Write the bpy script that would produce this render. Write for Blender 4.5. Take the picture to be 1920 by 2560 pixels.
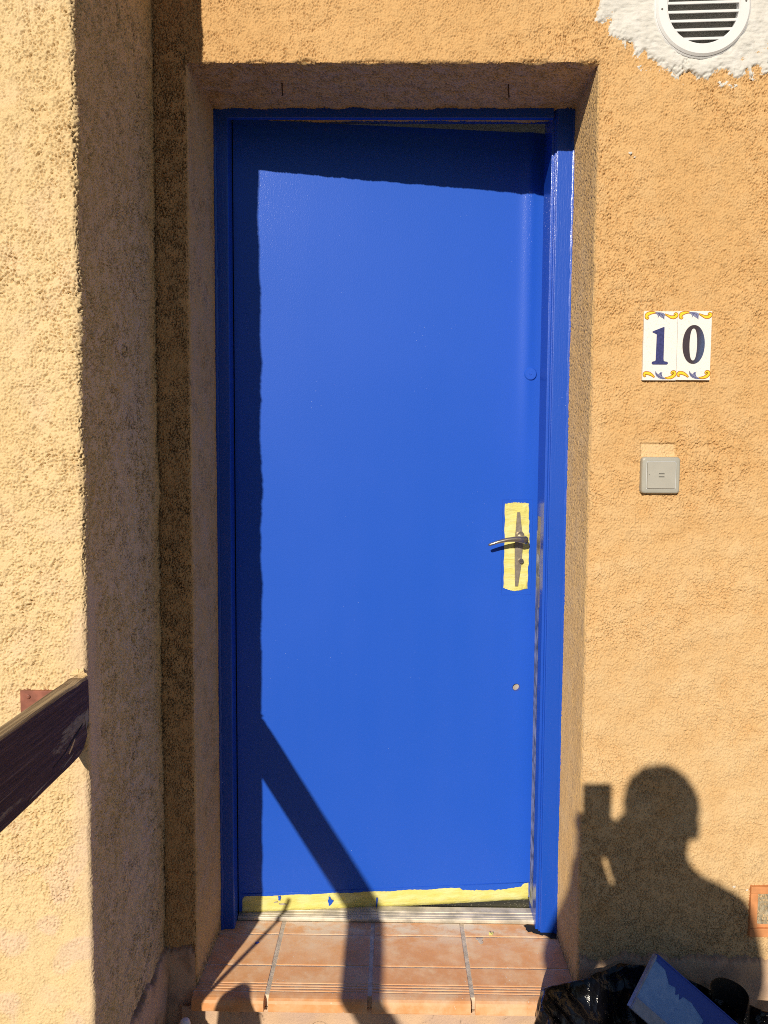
import bpy, bmesh, math, random
import numpy as np
from mathutils import Vector, Matrix

for o in list(bpy.data.objects):
    bpy.data.objects.remove(o)
SC = bpy.context.scene
COL = SC.collection
RAD = math.radians

# ------------------------------------------------------------------ camera
cam_d = bpy.data.cameras.new('camera')
cam = bpy.data.objects.new('camera', cam_d)
COL.objects.link(cam)
CAM = Vector((0.0016, -1.669, 1.2443))
pitch, yaw, roll, fpx = -0.0692, 0.0117, 0.0061, 1854.1
fw = Vector((-math.sin(yaw) * math.cos(pitch), math.cos(yaw) * math.cos(pitch), math.sin(pitch)))
rt = Vector((math.cos(yaw), math.sin(yaw), 0))
up = rt.cross(fw)
R_ = math.cos(roll) * rt + math.sin(roll) * up
U_ = math.cos(roll) * up - math.sin(roll) * rt
m3 = Matrix((R_, U_, -fw)).transposed()
cam.matrix_world = Matrix.Translation(CAM) @ m3.to_4x4()
cam_d.sensor_fit = 'VERTICAL'
cam_d.sensor_height = 36.0
cam_d.lens = 36.0 * fpx / 2560.0
cam_d.clip_start = 0.02
cam_d.clip_end = 500.0
SC.camera = cam
SC.render.resolution_x, SC.render.resolution_y = 768, 1024

# ------------------------------------------------------------------ sky, sun, exposure
SX, SZ = 0.2713, 0.4548          # metres right and metres down per metre towards the house
sun_el = math.atan2(SZ, math.hypot(1, SX))
sun_dir = Vector((SX, 1, -SZ)).normalized()      # the way the light travels
world = bpy.data.worlds.new('World')
SC.world = world
world.use_nodes = True
wn = world.node_tree
bg = wn.nodes['Background']
sky = wn.nodes.new('ShaderNodeTexSky')
sky.sky_type = 'NISHITA'
sky.sun_disc = False
sky.sun_elevation = sun_el
sky.sun_rotation = math.atan2(-SX, -1)           # clockwise from +Y towards the sun
sky.air_density, sky.dust_density, sky.ozone_density = 1.0, 0.0, 2.5
wn.links.new(sky.outputs[0], bg.inputs[0])
bg.inputs[1].default_value = 0.066
sun_d = bpy.data.lights.new('sun', 'SUN')
sun_d.energy = 4.9
sun_d.angle = RAD(0.53)
sun_d.color = (1.0, 0.90, 0.74)
sun = bpy.data.objects.new('sun', sun_d)
COL.objects.link(sun)
sun.rotation_euler = sun_dir.to_track_quat('-Z', 'Y').to_euler()
sun.location = (-3, -9, 5)
vs = SC.view_settings
vs.view_transform = 'Standard'
vs.look = 'None'
vs.exposure = 0.0
vs.gamma = 1.0
vs.use_curve_mapping = False
SC.render.engine = 'CYCLES'
SC.cycles.use_denoising = False
SC.cycles.filter_width = 1.0
SC.cycles.max_bounces = 8
SC.cycles.diffuse_bounces = 5

# ------------------------------------------------------------------ measures of the place (metres)
XL, XR, ZT = -0.454, 0.4424, 2.1037      # the opening in the house wall, wall face at y = 0
XI, PD = -0.5286, 0.408                  # inner corner of the projecting wall, its projection
FY = 0.215                               # front of the door frame
GZ = -0.18                               # the ground in front of the step
TH = math.atan(0.0775 / 0.7404)          # the door stands ajar
HINGE = Vector((-0.410, 0.267, 0))
VC = Vector((.6558, 0, 2.2123))          # middle of the air vent

# ------------------------------------------------------------------ helpers
def tag(o, label=None, cat=None, group=None, kind=None):
    if label: o['label'] = label
    if cat: o['category'] = cat
    if group: o['group'] = group
    if kind: o['kind'] = kind
    return o

def empty(name, loc=(0, 0, 0), rz=0.0):
    o = bpy.data.objects.new(name, None)
    o.empty_display_size = 0.1
    o.location = loc
    o.rotation_euler = (0, 0, rz)
    COL.objects.link(o)
    return o

def link(name, me, m=None, parent=None):
    o = bpy.data.objects.new(name, me)
    if m is not None:
        for x in (m if isinstance(m, (list, tuple)) else [m]):
            me.materials.append(x)
    COL.objects.link(o)
    if parent is not None:
        o.parent = parent
    return o

def pymesh(name, verts, faces, m, parent=None, smooth=False):
    me = bpy.data.meshes.new(name)
    me.from_pydata([tuple(v) for v in verts], [], faces)
    me.update()
    if smooth:
        for p in me.polygons: p.use_smooth = True
    return link(name, me, m, parent)

def frombm(name, bm, m, parent=None, smooth=False):
    me = bpy.data.meshes.new(name)
    bmesh.ops.recalc_face_normals(bm, faces=bm.faces[:])
    bm.to_mesh(me); bm.free()
    if smooth:
        for p in me.polygons: p.use_smooth = True
    return link(name, me, m, parent)

def box(name, x0, x1, y0, y1, z0, z1, m, parent=None, bevel=0.0, seg=2, rot=None):
    bm = bmesh.new()
    bmesh.ops.create_cube(bm, size=1)
    for v in bm.verts:
        v.co = Vector((x0 + (v.co.x + .5) * (x1 - x0), y0 + (v.co.y + .5) * (y1 - y0), z0 + (v.co.z + .5) * (z1 - z0)))
    if bevel > 0:
        bmesh.ops.bevel(bm, geom=bm.edges[:], offset=bevel, segments=seg, affect='EDGES', profile=.6)
    if rot is not None:
        bmesh.ops.transform(bm, matrix=rot, verts=bm.verts[:])
    return frombm(name, bm, m, parent, smooth=False)

def extrude(name, prof, a0, a1, axis, m, parent=None, smooth=False, segs=1):
    """prof: closed outline; axis 'x' -> outline in (y,z); 'z' -> outline in (x,y)."""
    n = len(prof); V = []; F = []
    for k in range(segs + 1):
        a = a0 + (a1 - a0) * k / segs
        for p in prof:
            V.append((a, p[0], p[1]) if axis == 'x' else (p[0], p[1], a) if axis == 'z' else (p[0], a, p[1]))
    for k in range(segs):
        for i in range(n):
            j = (i + 1) % n
            F.append((k * n + i, k * n + j, (k + 1) * n + j, (k + 1) * n + i))
    F.append(tuple(range(n))[::-1]); F.append(tuple(range(segs * n, segs * n + n)))
    bm = bmesh.new()
    vs_ = [bm.verts.new(v) for v in V]
    for f in F: bm.faces.new([vs_[i] for i in f])
    return frombm(name, bm, m, parent, smooth)

def tube(path, rad, nseg=10, cap=True):
    """verts, faces for a tube along path with radii (numbers or (a,b) pairs)."""
    V = []; F = []
    path = [Vector(p) for p in path]
    side = None
    for i, p in enumerate(path):
        t = (path[min(i + 1, len(path) - 1)] - path[max(i - 1, 0)]).normalized()
        if side is None:
            side = t.cross(Vector((0, 0, 1)))
            if side.length < 1e-3: side = t.cross(Vector((0, 1, 0)))
        side = (side - t * side.dot(t)).normalized()
        upv = side.cross(t)
        r = rad[i] if isinstance(rad, (list, tuple)) else rad
        ra, rb = r if isinstance(r, (list, tuple)) else (r, r)
        for k in range(nseg):
            a = 2 * math.pi * k / nseg
            V.append(p + side * math.cos(a) * ra + upv * math.sin(a) * rb)
    for i in range(len(path) - 1):
        for k in range(nseg):
            j = (k + 1) % nseg
            F.append((i * nseg + k, i * nseg + j, (i + 1) * nseg + j, (i + 1) * nseg + k))
    if cap:
        F.append(tuple(range(nseg))[::-1]); F.append(tuple(range((len(path) - 1) * nseg, len(path) * nseg)))
    return V, F

def ring_mesh(name, ro, ri, y0, y1, m, parent=None, n=64, bev=0.002):
    prof = [(ri, y1), (ri, y0 + bev), (ri + bev, y0), (ro - bev * 2, y0), (ro, y0 + bev * 2), (ro, y1)]
    V = []; F = []; k = len(prof)
    for i in range(n):
        a = 2 * math.pi * i / n
        for r, y in prof: V.append((r * math.cos(a), y, r * math.sin(a)))
    for i in range(n):
        for j in range(k):
            F.append((i * k + j, i * k + (j + 1) % k, ((i + 1) % n) * k + (j + 1) % k, ((i + 1) % n) * k + j))
    o = pymesh(name, V, F, m, parent)
    bm = bmesh.new(); bm.from_mesh(o.data); bmesh.ops.recalc_face_normals(bm, faces=bm.faces[:]); bm.to_mesh(o.data); bm.free()
    return o

# ---- random relief by filtered noise
NF, STEP = 1920, 0.0015
def field(lam, bw, seed, au=1.0, av=1.0):
    rng = np.random.default_rng(seed)
    w = np.fft.rfft2(rng.standard_normal((NF, NF)).astype(np.float32))
    kv = np.fft.fftfreq(NF, STEP)[:, None] * av
    ku = np.fft.rfftfreq(NF, STEP)[None, :] * au
    k = np.sqrt(kv * kv + ku * ku); k[0, 0] = 1e-6
    f = np.exp(-np.log(k * lam) ** 2 / (2 * bw * bw)); f[0, 0] = 0
    g = np.fft.irfft2(w * f, s=(NF, NF)).astype(np.float32)
    return g / g.std()

def samp(F, u, v):
    a = np.mod(u / STEP, NF); b = np.mod(v / STEP, NF)
    i = np.floor(a).astype(int); j = np.floor(b).astype(int)
    fa = (a - i).astype(np.float32); fb = (b - j).astype(np.float32)
    i %= NF; j %= NF; i1 = (i + 1) % NF; j1 = (j + 1) % NF
    return (F[j, i] * (1 - fa) + F[j, i1] * fa) * (1 - fb) + (F[j1, i] * (1 - fa) + F[j1, i1] * fa) * fb

def sstep(a, b, x):
    t = np.clip((x - a) / (b - a), 0, 1)
    return t * t * (3 - 2 * t)

F14 = field(0.0150, .36, 1, 0.8, 1.15)
F7 = field(0.0078, .32, 2, 0.85, 1.1)
F4 = field(0.0046, .26, 3)
FLOW = field(0.075, .45, 4)
FCR = field(0.018, .34, 5, 0.75, 1.2)
FBIG = field(0.42, .5, 6)
FMID = field(0.13, .5, 7)
FFLK = field(0.036, .40, 9, .85, 1.1)
FPIT = field(0.008, .35, 8, 1.0, .55)

def stucco(u, v, rough=1.0, su=1.0, sv=1.0, lap=1.0):
    """relief (metres, outwards) of trowelled roughcast: flat flakes, crumbly pits and lapped edges; and a 0..1 cavity value"""
    u = u * su; v = v * sv
    a = samp(F14, u, v); b = samp(F7, u, v); c_ = samp(F4, u, v); lo = samp(FLOW, u, v)
    q = .24 * a + .62 * b + .78 * c_
    dens = sstep(-.75, .45, samp(FFLK, u, v) + .55 * samp(FMID, u * 1.8, v * 1.8) + .25 * b)
    thr = 1.02 - .72 * dens
    pit = sstep(thr - .12, thr + .45, -q)
    grain = np.maximum(b - .2, 0) * .7 + np.maximum(c_ - .1, 0) * .8
    crk = np.exp(-(samp(FCR, u + .3, v + .7) / .26) ** 2) * sstep(-.1, .8, samp(FLOW, u * 1.1 + .9, v * 1.1) + .5 * b)
    h = -.0029 * pit - .0026 * crk + .0003 * lo + .0002 * a + .00125 * grain * (.40 + .60 * dens) + .0007 * (1 - dens)
    cav = np.maximum(pit * .9, crk)
    if lap > 0:
        ph = v / .017 + .85 * samp(FCR, u, v) + .55 * lo + .22 * b
        s = ph - np.floor(ph)
        lm = sstep(-.5, .7, samp(FLOW, u * .8 + .5, v * 1.3 + .2) + .35 * b)
        h = h + .0028 * lap * lm * (1 - s) * sstep(0, .07, s)
        cav = np.maximum(cav, .6 * lm * sstep(.80, 1.0, s))
    return h * rough, np.clip(cav, 0, 1)

def sheet(name, us, vs_, fn, m, parent=None, keep=None, kind=None):
    U, V = np.meshgrid(us, vs_)
    P, dirt_shade, tone = fn(U, V)
    nv, nu = U.shape
    idx = np.arange(nv * nu).reshape(nv, nu)
    q = np.stack([idx[:-1, :-1], idx[:-1, 1:], idx[1:, 1:], idx[1:, :-1]], -1).reshape(-1, 4)
    if keep is not None:
        kc = keep((U[:-1, :-1] + U[1:, 1:]) / 2, (V[:-1, :-1] + V[1:, 1:]) / 2).reshape(-1)
        q = q[kc]
    P = P.reshape(-1, 3); dirt_shade = dirt_shade.reshape(-1); tone = tone.reshape(-1)
    used = np.zeros(len(P), bool); used[q.reshape(-1)] = True
    remap = np.cumsum(used) - 1
    q = remap[q]; P = P[used]; dirt_shade = dirt_shade[used]; tone = tone[used]
    me = bpy.data.meshes.new(name)
    me.vertices.add(len(P)); me.vertices.foreach_set('co', P.astype(np.float32).reshape(-1))
    me.loops.add(len(q) * 4); me.loops.foreach_set('vertex_index', q.astype(np.int32).reshape(-1))
    me.polygons.add(len(q))
    me.polygons.foreach_set('loop_start', np.arange(0, len(q) * 4, 4, dtype=np.int32))
    me.polygons.foreach_set('use_smooth', np.ones(len(q), bool))
    me.update(calc_edges=True)
    for nm, arr in (('dirt_shade', dirt_shade), ('tone', tone)):
        at = me.attributes.new(nm, 'FLOAT', 'POINT'); at.data.foreach_set('value', arr.astype(np.float32))
    me.validate()
    o = link(name, me, m, parent)
    if kind: o['kind'] = kind
    return o

def lin(a, b, st):
    n = max(2, int(round((b - a) / st)) + 1)
    return np.linspace(a, b, n)

# ------------------------------------------------------------------ materials
class NT:
    def __init__(s, name):
        s.m = bpy.data.materials.new(name); s.m.use_nodes = True
        s.t = s.m.node_tree; s.b = s.t.nodes['Principled BSDF']
        s.geo = s.t.nodes.new('ShaderNodeNewGeometry')
        s.tc = s.t.nodes.new('ShaderNodeTexCoord')
    def n(s, typ, **kw):
        x = s.t.nodes.new(typ)
        for k, v in kw.items(): setattr(x, k, v)
        return x
    def lk(s, a, b): s.t.links.new(a, b)
    def pos(s, scale=(1, 1, 1), local=False):
        mp = s.n('ShaderNodeMapping'); mp.inputs['Scale'].default_value = scale
        s.lk(s.tc.outputs['Object'] if local else s.geo.outputs['Position'], mp.inputs[0]); return mp.outputs[0]
    def noise(s, scale, vec=None, detail=2, rough=.5, dist=0):
        x = s.n('ShaderNodeTexNoise'); x.inputs['Scale'].default_value = scale; x.inputs['Detail'].default_value = detail
        x.inputs['Roughness'].default_value = rough; x.inputs['Distortion'].default_value = dist
        s.lk(vec if vec is not None else s.pos(), x.inputs['Vector']); return x.outputs[0]
    def ramp(s, fac, a, b, v0=0.0, v1=1.0):
        x = s.n('ShaderNodeMapRange'); x.inputs[1].default_value = a; x.inputs[2].default_value = b
        x.inputs[3].default_value = v0; x.inputs[4].default_value = v1; x.interpolation_type = 'SMOOTHSTEP'
        s.lk(fac, x.inputs[0]); return x.outputs[0]
    def math(s, op, a, b=None):
        x = s.n('ShaderNodeMath', operation=op)
        for i, v in enumerate((a, b)):
            if v is None: continue
            if hasattr(v, 'links'): s.lk(v, x.inputs[i])
            else: x.inputs[i].default_value = v
        return x.outputs[0]
    def mix(s, fac, a, b, mode='MIX'):
        x = s.n('ShaderNodeMix', data_type='RGBA', blend_type=mode)
        for i, v in ((0, fac), (6, a), (7, b)):
            if hasattr(v, 'links'): s.lk(v, x.inputs[i])
            elif isinstance(v, (int, float)): x.inputs[i].default_value = v
            else: x.inputs[i].default_value = (*v, 1)
        return x.outputs[2]
    def attr(s, name):
        x = s.n('ShaderNodeAttribute', attribute_name=name); return x.outputs['Fac']
    def sep(s):
        x = s.n('ShaderNodeSeparateXYZ'); s.lk(s.geo.outputs['Position'], x.inputs[0]); return x.outputs
    def bump(s, h, strength=.3, dist=.001, prev=None):
        x = s.n('ShaderNodeBump'); x.inputs['Strength'].default_value = strength; x.inputs['Distance'].default_value = dist
        s.lk(h, x.inputs['Height'])
        if prev is not None: s.lk(prev, x.inputs['Normal'])
        return x.outputs[0]
    def done(s, col=None, rough=.6, metal=0, nrm=None, spec=None, coat=None):
        b = s.b
        for k, v in (('Base Color', col), ('Roughness', rough), ('Metallic', metal), ('Specular IOR Level', spec), ('Coat Weight', coat)):
            if v is None: continue
            if hasattr(v, 'links'): s.lk(v, b.inputs[k])
            elif isinstance(v, tuple): b.inputs[k].default_value = (*v, 1)
            else: b.inputs[k].default_value = v
        if nrm is not None: s.lk(nrm, b.inputs['Normal'])
        return s.m

def m_stucco(name, c0, c1, pale, dirt_shade=(.035, .025, .018), dr=0.0):
    t = NT(name)
    big = t.ramp(t.noise(2.6, detail=4), .38, .62)
    col = t.mix(big, c0, c1)
    col = t.mix(t.attr('tone'), col, pale)
    fine = t.noise(160, detail=3, rough=.65)
    col = t.mix(t.ramp(fine, .40, .75, 0, .30), col, tuple(min(1, x * 1.15) for x in c1))
    grn = t.noise(520, detail=2, rough=.6)
    col = t.mix(t.ramp(grn, .52, .72, 0, .28), col, tuple(x * .62 for x in c0))
    col = t.mix(t.attr('dirt_shade'), col, dirt_shade)  # hollows darkened as crevice shade, together with real mildew and stains
    grit = t.noise(1100, detail=3, rough=.7)
    gr2 = t.noise(380, detail=3, rough=.6)
    n1 = t.bump(gr2, .9, .0014)
    n2 = t.bump(grit, .6, .0007, n1)
    t.b.inputs['Diffuse Roughness'].default_value = dr
    return t.done(col, .93, nrm=n2, spec=.25)

M = {}
M['stucco_house'] = m_stucco('stucco_house', (.605, .372, .162), (.635, .400, .182), (.68, .485, .268))
M['stucco_pier'] = m_stucco('stucco_pier', (.71, .520, .275), (.74, .555, .31), (.72, .53, .37))
M['stucco_reveal_lit'] = m_stucco('stucco_reveal_lit', (.70, .45, .19), (.74, .49, .215), (.71, .50, .26), dr=.30)  # sunlit copy of the reveal stucco, colour set for the lit side
M['stucco_reveal'] = m_stucco('stucco_reveal', (.71, .445, .170), (.75, .485, .195), (.71, .475, .235), dr=.15)  # shade-side copy of the reveal stucco, tinted warmer against bluish light
M['render_plinth'] = m_stucco('render_plinth', (.60, .41, .27), (.64, .44, .29), (.54, .38, .29))

def m_plaster():
    t = NT('white_plaster')
    col = t.mix(t.ramp(t.noise(30, detail=4), .45, .7), (.61, .60, .57), (.67, .66, .64))
    col = t.mix(t.attr('dirt_shade'), col, (.42, .38, .33))
    n1 = t.bump(t.noise(55, t.pos((1, 1, 3.0)), detail=5, rough=.6), .6, .003)
    n2 = t.bump(t.noise(500, detail=3), .3, .0006, n1)
    return t.done(col, .85, nrm=n2, spec=.3)
M['plaster'] = m_plaster()

def m_blue(name, col=(.012, .090, .555), rough=.55, peel=1.0, specks=True, brush=False, coat=.30):
    t = NT(name)
    strk = t.noise(16, t.pos((1, 1, .05)), detail=3)
    c = t.mix(t.ramp(t.noise(2.2, detail=4), .35, .7), col, (col[0] * 1.2 + .002, col[1] * 1.06, col[2] * 1.03))
    c = t.mix(t.ramp(strk, .35, .7, 0, .12), c, (col[0] * 1.7, col[1] * 1.10, col[2] * 1.02))
    rough = t.ramp(strk, .3, .7, rough - .02, rough + .02)
    if specks:
        v = t.n('ShaderNodeTexVoronoi'); v.inputs['Scale'].default_value = 75; t.lk(t.pos(), v.inputs['Vector'])
        msk = t.math('MULTIPLY', t.math('LESS_THAN', v.outputs['Distance'], .050), t.ramp(t.noise(6, detail=3), .55, .70))
        c = t.mix(msk, c, (.35, .45, .75))
    if brush:
        n1 = t.bump(t.noise(260, t.pos((1, 1, .06)), detail=4), .35 * peel, .0009)
        n1 = t.bump(t.noise(420, t.pos((1, 1, .5)), detail=2), .35 * peel, .0006, n1)
    else:
        n1 = t.bump(t.noise(430, t.pos((1, 1, .7)), detail=3, rough=.55), .40 * peel, .0008)
    m = t.done(c, rough, nrm=n1, spec=.20, coat=coat)
    t.b.inputs['Coat Roughness'].default_value = .18
    t.lk(n1, t.b.inputs['Coat Normal'])
    return m
M['door_blue'] = m_blue('door_blue')
M['frame_blue'] = m_blue('frame_blue', (.010, .075, .49), .40, 1.2, True, True, .6)

def m_simple(name, col, rough=.6, metal=0, var=.12, scale=40, bump=.15, bs=300, bd=.0006, spec=None):
    t = NT(name)
    c = t.mix(t.ramp(t.noise(scale, detail=4), .3, .7), tuple(x * (1 - var) for x in col), tuple(min(1, x * (1 + var)) for x in col))
    return t.done(c, rough, metal, t.bump(t.noise(bs, detail=3), bump, bd), spec)

def m_tile():
    t = NT('terracotta')
    oi = t.n('ShaderNodeObjectInfo').outputs['Random']
    c = t.mix(oi, (.66, .315, .125), (.72, .365, .155))
    c = t.mix(t.ramp(t.noise(14, detail=5, rough=.6), .42, .72), c, (.76, .46, .25))
    dust = t.ramp(t.noise(11, detail=7, rough=.72), .42, .72, 0, .85)
    yy = t.ramp(t.sep()[1], .10, .25)
    cem = t.math('MULTIPLY', yy, t.ramp(t.noise(13, t.pos((.6, 1, 1)), detail=6, rough=.7), .42, .60))
    c = t.mix(dust, c, (.74, .54, .36))
    c = t.mix(cem, c, (.74, .62, .47))
    v = t.n('ShaderNodeTexVoronoi'); v.inputs['Scale'].default_value = 85; t.lk(t.pos(), v.inputs['Vector'])
    sp = t.math('MULTIPLY', t.math('LESS_THAN', v.outputs['Distance'], .11), t.ramp(t.noise(18, detail=2), .48, .6))
    c = t.mix(sp, c, (.70, .62, .52))
    t.b.inputs['Diffuse Roughness'].default_value = .40
    return t.done(c, t.ramp(dust, 0, .7, .48, .85), nrm=t.bump(t.noise(220, detail=5, rough=.65), .25, .0008), spec=.35)
M['tile'] = m_tile()
M['grout'] = m_simple('grout', (.62, .52, .39), .95, var=.2, scale=60, bump=.6, bs=400, bd=.002)
M['smear'] = m_simple('cement_smear', (.74, .60, .44), .95, var=.15, scale=60, bump=.6, bs=300, bd=.002)
M['threshold'] = m_simple('threshold_metal', (.60, .54, .44), .6, .15, var=.28, scale=26, bump=.3, bs=160, bd=.001)
def m_tape(name, a, b):
    t = NT(name)
    c = t.mix(t.ramp(t.noise(45, t.pos((.5, 1, 1.6)), detail=4), .38, .65), a, b)
    w = t.noise(42, t.pos((.6, 1, 2.2)), detail=4, rough=.6, dist=.6)
    n1 = t.bump(w, .75, .004)
    n1 = t.bump(t.noise(900, detail=2), .35, .0004, n1)
    return t.done(c, .62, nrm=n1, spec=.4)
M['tape'] = m_tape('masking_tape', (.67, .61, .175), (.71, .67, .28))
M['steel'] = m_simple('worn_steel', (.33, .285, .235), .42, .55, var=.16, scale=120, bump=.25, bs=500, bd=.0004)
M['nickel'] = m_simple('brushed_nickel', (.47, .42, .35), .30, .9, var=.08, scale=60, bump=.08)
M['strip'] = m_simple('scuffed_strip', (.33, .34, .36), .5, .3, var=.65, scale=38, bump=.3, bs=120, bd=.001)
M['dark'] = m_simple('dark_gap', (.012, .012, .013), .8)
M['filler'] = m_simple('grey_filler', (.42, .37, .30), .8, var=.2)
M['plastic_white'] = m_simple('white_plastic', (.72, .73, .75), .38, var=.02, bump=.03)
M['plastic_grey'] = m_simple('grey_plastic', (.37, .36, .315), .42, var=.03, bump=.06, bs=900, bd=.0002)
M['plastic_grey2'] = m_simple('grey_plastic_rocker', (.40, .385, .34), .40, var=.03, bump=.06, bs=900, bd=.0002)
M['print_dark'] = m_simple('dark_print', (.10, .095, .085), .5)
M['rust'] = m_simple('rusty_nail', (.10, .055, .035), .85, .2, var=.3)
M['plate'] = m_simple('oxide_red_paint', (.27, .095, .062), .55, var=.2, scale=60, bump=.35, bs=120, bd=.001)
M['clay'] = m_simple('clay_frame', (.62, .265, .105), .75, var=.10, scale=45, bump=.4, bs=180, bd=.001)
M['glaze_white'] = None

def m_glaze():
    t = NT('crackle_glaze')
    v = t.n('ShaderNodeTexVoronoi', feature='DISTANCE_TO_EDGE'); v.inputs['Scale'].default_value = 230
    wv = t.n('ShaderNodeVectorMath', operation='ADD')
    ns = t.n('ShaderNodeTexNoise'); ns.inputs['Scale'].default_value = 90; t.lk(t.pos(), ns.inputs['Vector'])
    sc = t.n('ShaderNodeVectorMath', operation='SCALE'); sc.inputs['Scale'].default_value = .009; t.lk(ns.outputs['Color'], sc.inputs[0])
    t.lk(t.pos(), wv.inputs[0]); t.lk(sc.outputs[0], wv.inputs[1]); t.lk(wv.outputs[0], v.inputs['Vector'])
    ln = t.ramp(v.outputs['Distance'], .01, .06, .55, 0)
    c = t.mix(ln, (.83, .80, .76), (.56, .52, .47))
    return t.done(c, .22, spec=.5)
M['glaze_white'] = m_glaze()
M['ink_navy'] = m_simple('glaze_navy', (.045, .050, .165), .3, var=.2, scale=200, bump=.0)
def m_zero():
    t = NT('glaze_dark_zero')
    k = t.n('ShaderNodeSeparateXYZ'); t.lk(t.tc.outputs['Object'], k.inputs[0])
    f = t.ramp(t.math('ADD', k.outputs[0], t.math('MULTIPLY', k.outputs[2], -.15)), -.002, .022)
    c = t.mix(f, (.060, .042, .048), (.075, .10, .20))
    c = t.mix(t.ramp(t.noise(700, detail=2), .35, .7, 0, .5), c, (.03, .03, .05))
    return t.done(c, .3)
M['ink_zero'] = m_zero()
M['ink_brown'] = m_simple('glaze_brown', (.42, .14, .02), .3, bump=0)
M['ink_yellow'] = m_simple('glaze_yellow', (.80, .60, .04), .3, bump=0, var=.06)
M['ink_slate'] = m_simple('glaze_slate', (.20, .21, .34), .3, bump=0, var=.15)

def m_wood_side():
    t = NT('weathered_painted_wood')
    gr = t.noise(70, t.pos((1, .05, 1)), detail=6, rough=.65, dist=.3)
    gr2 = t.noise(420, t.pos((1, .018, 1)), detail=4, rough=.6)
    paint = t.mix(t.ramp(gr2, .3, .7), (.050, .024, .021), (.115, .062, .054))
    bare = t.mix(t.ramp(gr, .35, .65), (.20, .16, .125), (.33, .28, .22))
    msk = t.ramp(t.noise(16, t.pos((1, .22, 1)), detail=6, rough=.72), .60, .67)
    line = t.ramp(gr2, .56, .68, 0, .75)
    nx = t.n('ShaderNodeSeparateXYZ'); t.lk(t.geo.outputs['True Normal'], nx.inputs[0])
    topm = t.math('MULTIPLY', t.math('GREATER_THAN', nx.outputs[2], .5), t.ramp(t.noise(12, t.pos((1, .3, 1)), detail=4), .28, .42))
    c = t.mix(line, paint, (.20, .145, .13))
    c = t.mix(msk, c, bare)
    tg = t.noise(160, t.pos((1, .02, 1)), detail=4, rough=.6)
    c = t.mix(topm, c, t.mix(t.ramp(tg, .35, .62), (.17, .115, .065), (.42, .32, .19)))
    n1 = t.bump(gr2, .9, .0022)
    n1 = t.bump(gr, .5, .004, n1)
    return t.done(c, .72, nrm=n1, spec=.35)
M['rail_wood'] = m_wood_side()

def m_ground():
    t = NT('concrete_paving')
    c = t.mix(t.ramp(t.noise(1.5, detail=5), .35, .65), (.27, .23, .18), (.32, .27, .21))
    c = t.mix(t.ramp(t.noise(60, detail=4), .3, .75, 0, .5), c, (.20, .17, .14))
    return t.done(c, .9, nrm=t.bump(t.noise(140, detail=5), .5, .003))
M['ground'] = m_ground()
def m_room_floor():
    t = NT('speckled_room_floor')
    v = t.n('ShaderNodeTexVoronoi'); v.inputs['Scale'].default_value = 130; t.lk(t.pos(), v.inputs['Vector'])
    c = t.mix(t.math('LESS_THAN', v.outputs['Distance'], .2), (.10, .095, .075), (.34, .32, .27))
    return t.done(c, .4)
M['room_floor'] = m_room_floor()
M['room_wall'] = m_simple('room_wall', (.78, .77, .74), .9)
def m_bag():
    t = NT('black_polythene')
    h = None
    for sc, w in ((9, 1.0), (21, .4), (60, .08)):
        v = t.n('ShaderNodeTexVoronoi'); v.inputs['Scale'].default_value = sc
        ns = t.n('ShaderNodeTexNoise'); ns.inputs['Scale'].default_value = sc * .6; t.lk(t.pos(), ns.inputs['Vector'])
        ad = t.n('ShaderNodeVectorMath', operation='MULTIPLY_ADD'); ad.inputs[1].default_value = (1.0 / sc,) * 3
        t.lk(ns.outputs['Color'], ad.inputs[0]); t.lk(t.pos((1, 1, .7)), ad.inputs[2]); t.lk(ad.outputs[0], v.inputs['Vector'])
        x = t.math('MULTIPLY', v.outputs['Distance'], w)
        h = x if h is None else t.math('ADD', h, x)
    n1 = t.bump(h, 1.0, .030)
    n1 = t.bump(t.noise(420, detail=2), .5, .0010, n1)
    return t.done((.004, .004, .006), .14, nrm=n1, spec=.5)
M['bag'] = m_bag()
M['black_plastic'] = m_simple('black_plastic_band', (.012, .012, .012), .45, bump=.2)
def m_tray():
    t = NT('paint_tray_plastic')
    c = t.mix(t.ramp(t.noise(50, detail=4), .4, .65), (.14, .31, .70), (.19, .37, .76))
    c = t.mix(t.ramp(t.noise(60, detail=3), .60, .72, 0, .6), c, (.08, .22, .62))
    return t.done(c, .38, nrm=t.bump(t.noise(80, detail=3), .15, .002))
M['tray'] = m_tray()
M['tray_clear'] = m_simple('milky_tray_rim', (.24, .28, .40), .25, var=.15, scale=60)
M['tray_paint'] = m_blue('wet_blue_paint', (.010, .055, .42), .35, .6, False)
def m_mesh_screen():
    t = NT('metal_fly_screen')
    w1 = t.n('ShaderNodeTexWave', wave_type='BANDS', bands_direction='X'); w1.inputs['Scale'].default_value = 150; t.lk(t.pos(), w1.inputs['Vector'])
    w2 = t.n('ShaderNodeTexWave', wave_type='BANDS', bands_direction='Z'); w2.inputs['Scale'].default_value = 150; t.lk(t.pos(), w2.inputs['Vector'])
    f = t.math('MAXIMUM', w1.outputs['Fac'], w2.outputs['Fac'])
    return t.done(t.mix(t.ramp(f, .55, .9), (.13, .125, .11), (.32, .31, .28)), .55, .2)
M['screen'] = m_mesh_screen()
M['screen_hatch'] = m_simple('hatch_wire', (.50, .45, .33), .45, .4, var=.2)
M['skin'] = m_simple('skin', (.50, .30, .21), .55, bump=.05)
M['jacket'] = m_simple('dark_jacket', (.05, .06, .08), .8)
M['trousers'] = m_simple('work_trousers', (.09, .09, .10), .85)
M['shoes'] = m_simple('shoes', (.03, .025, .02), .6)
M['hair'] = m_simple('dark_hair', (.03, .02, .015), .6, bump=.5)
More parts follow.
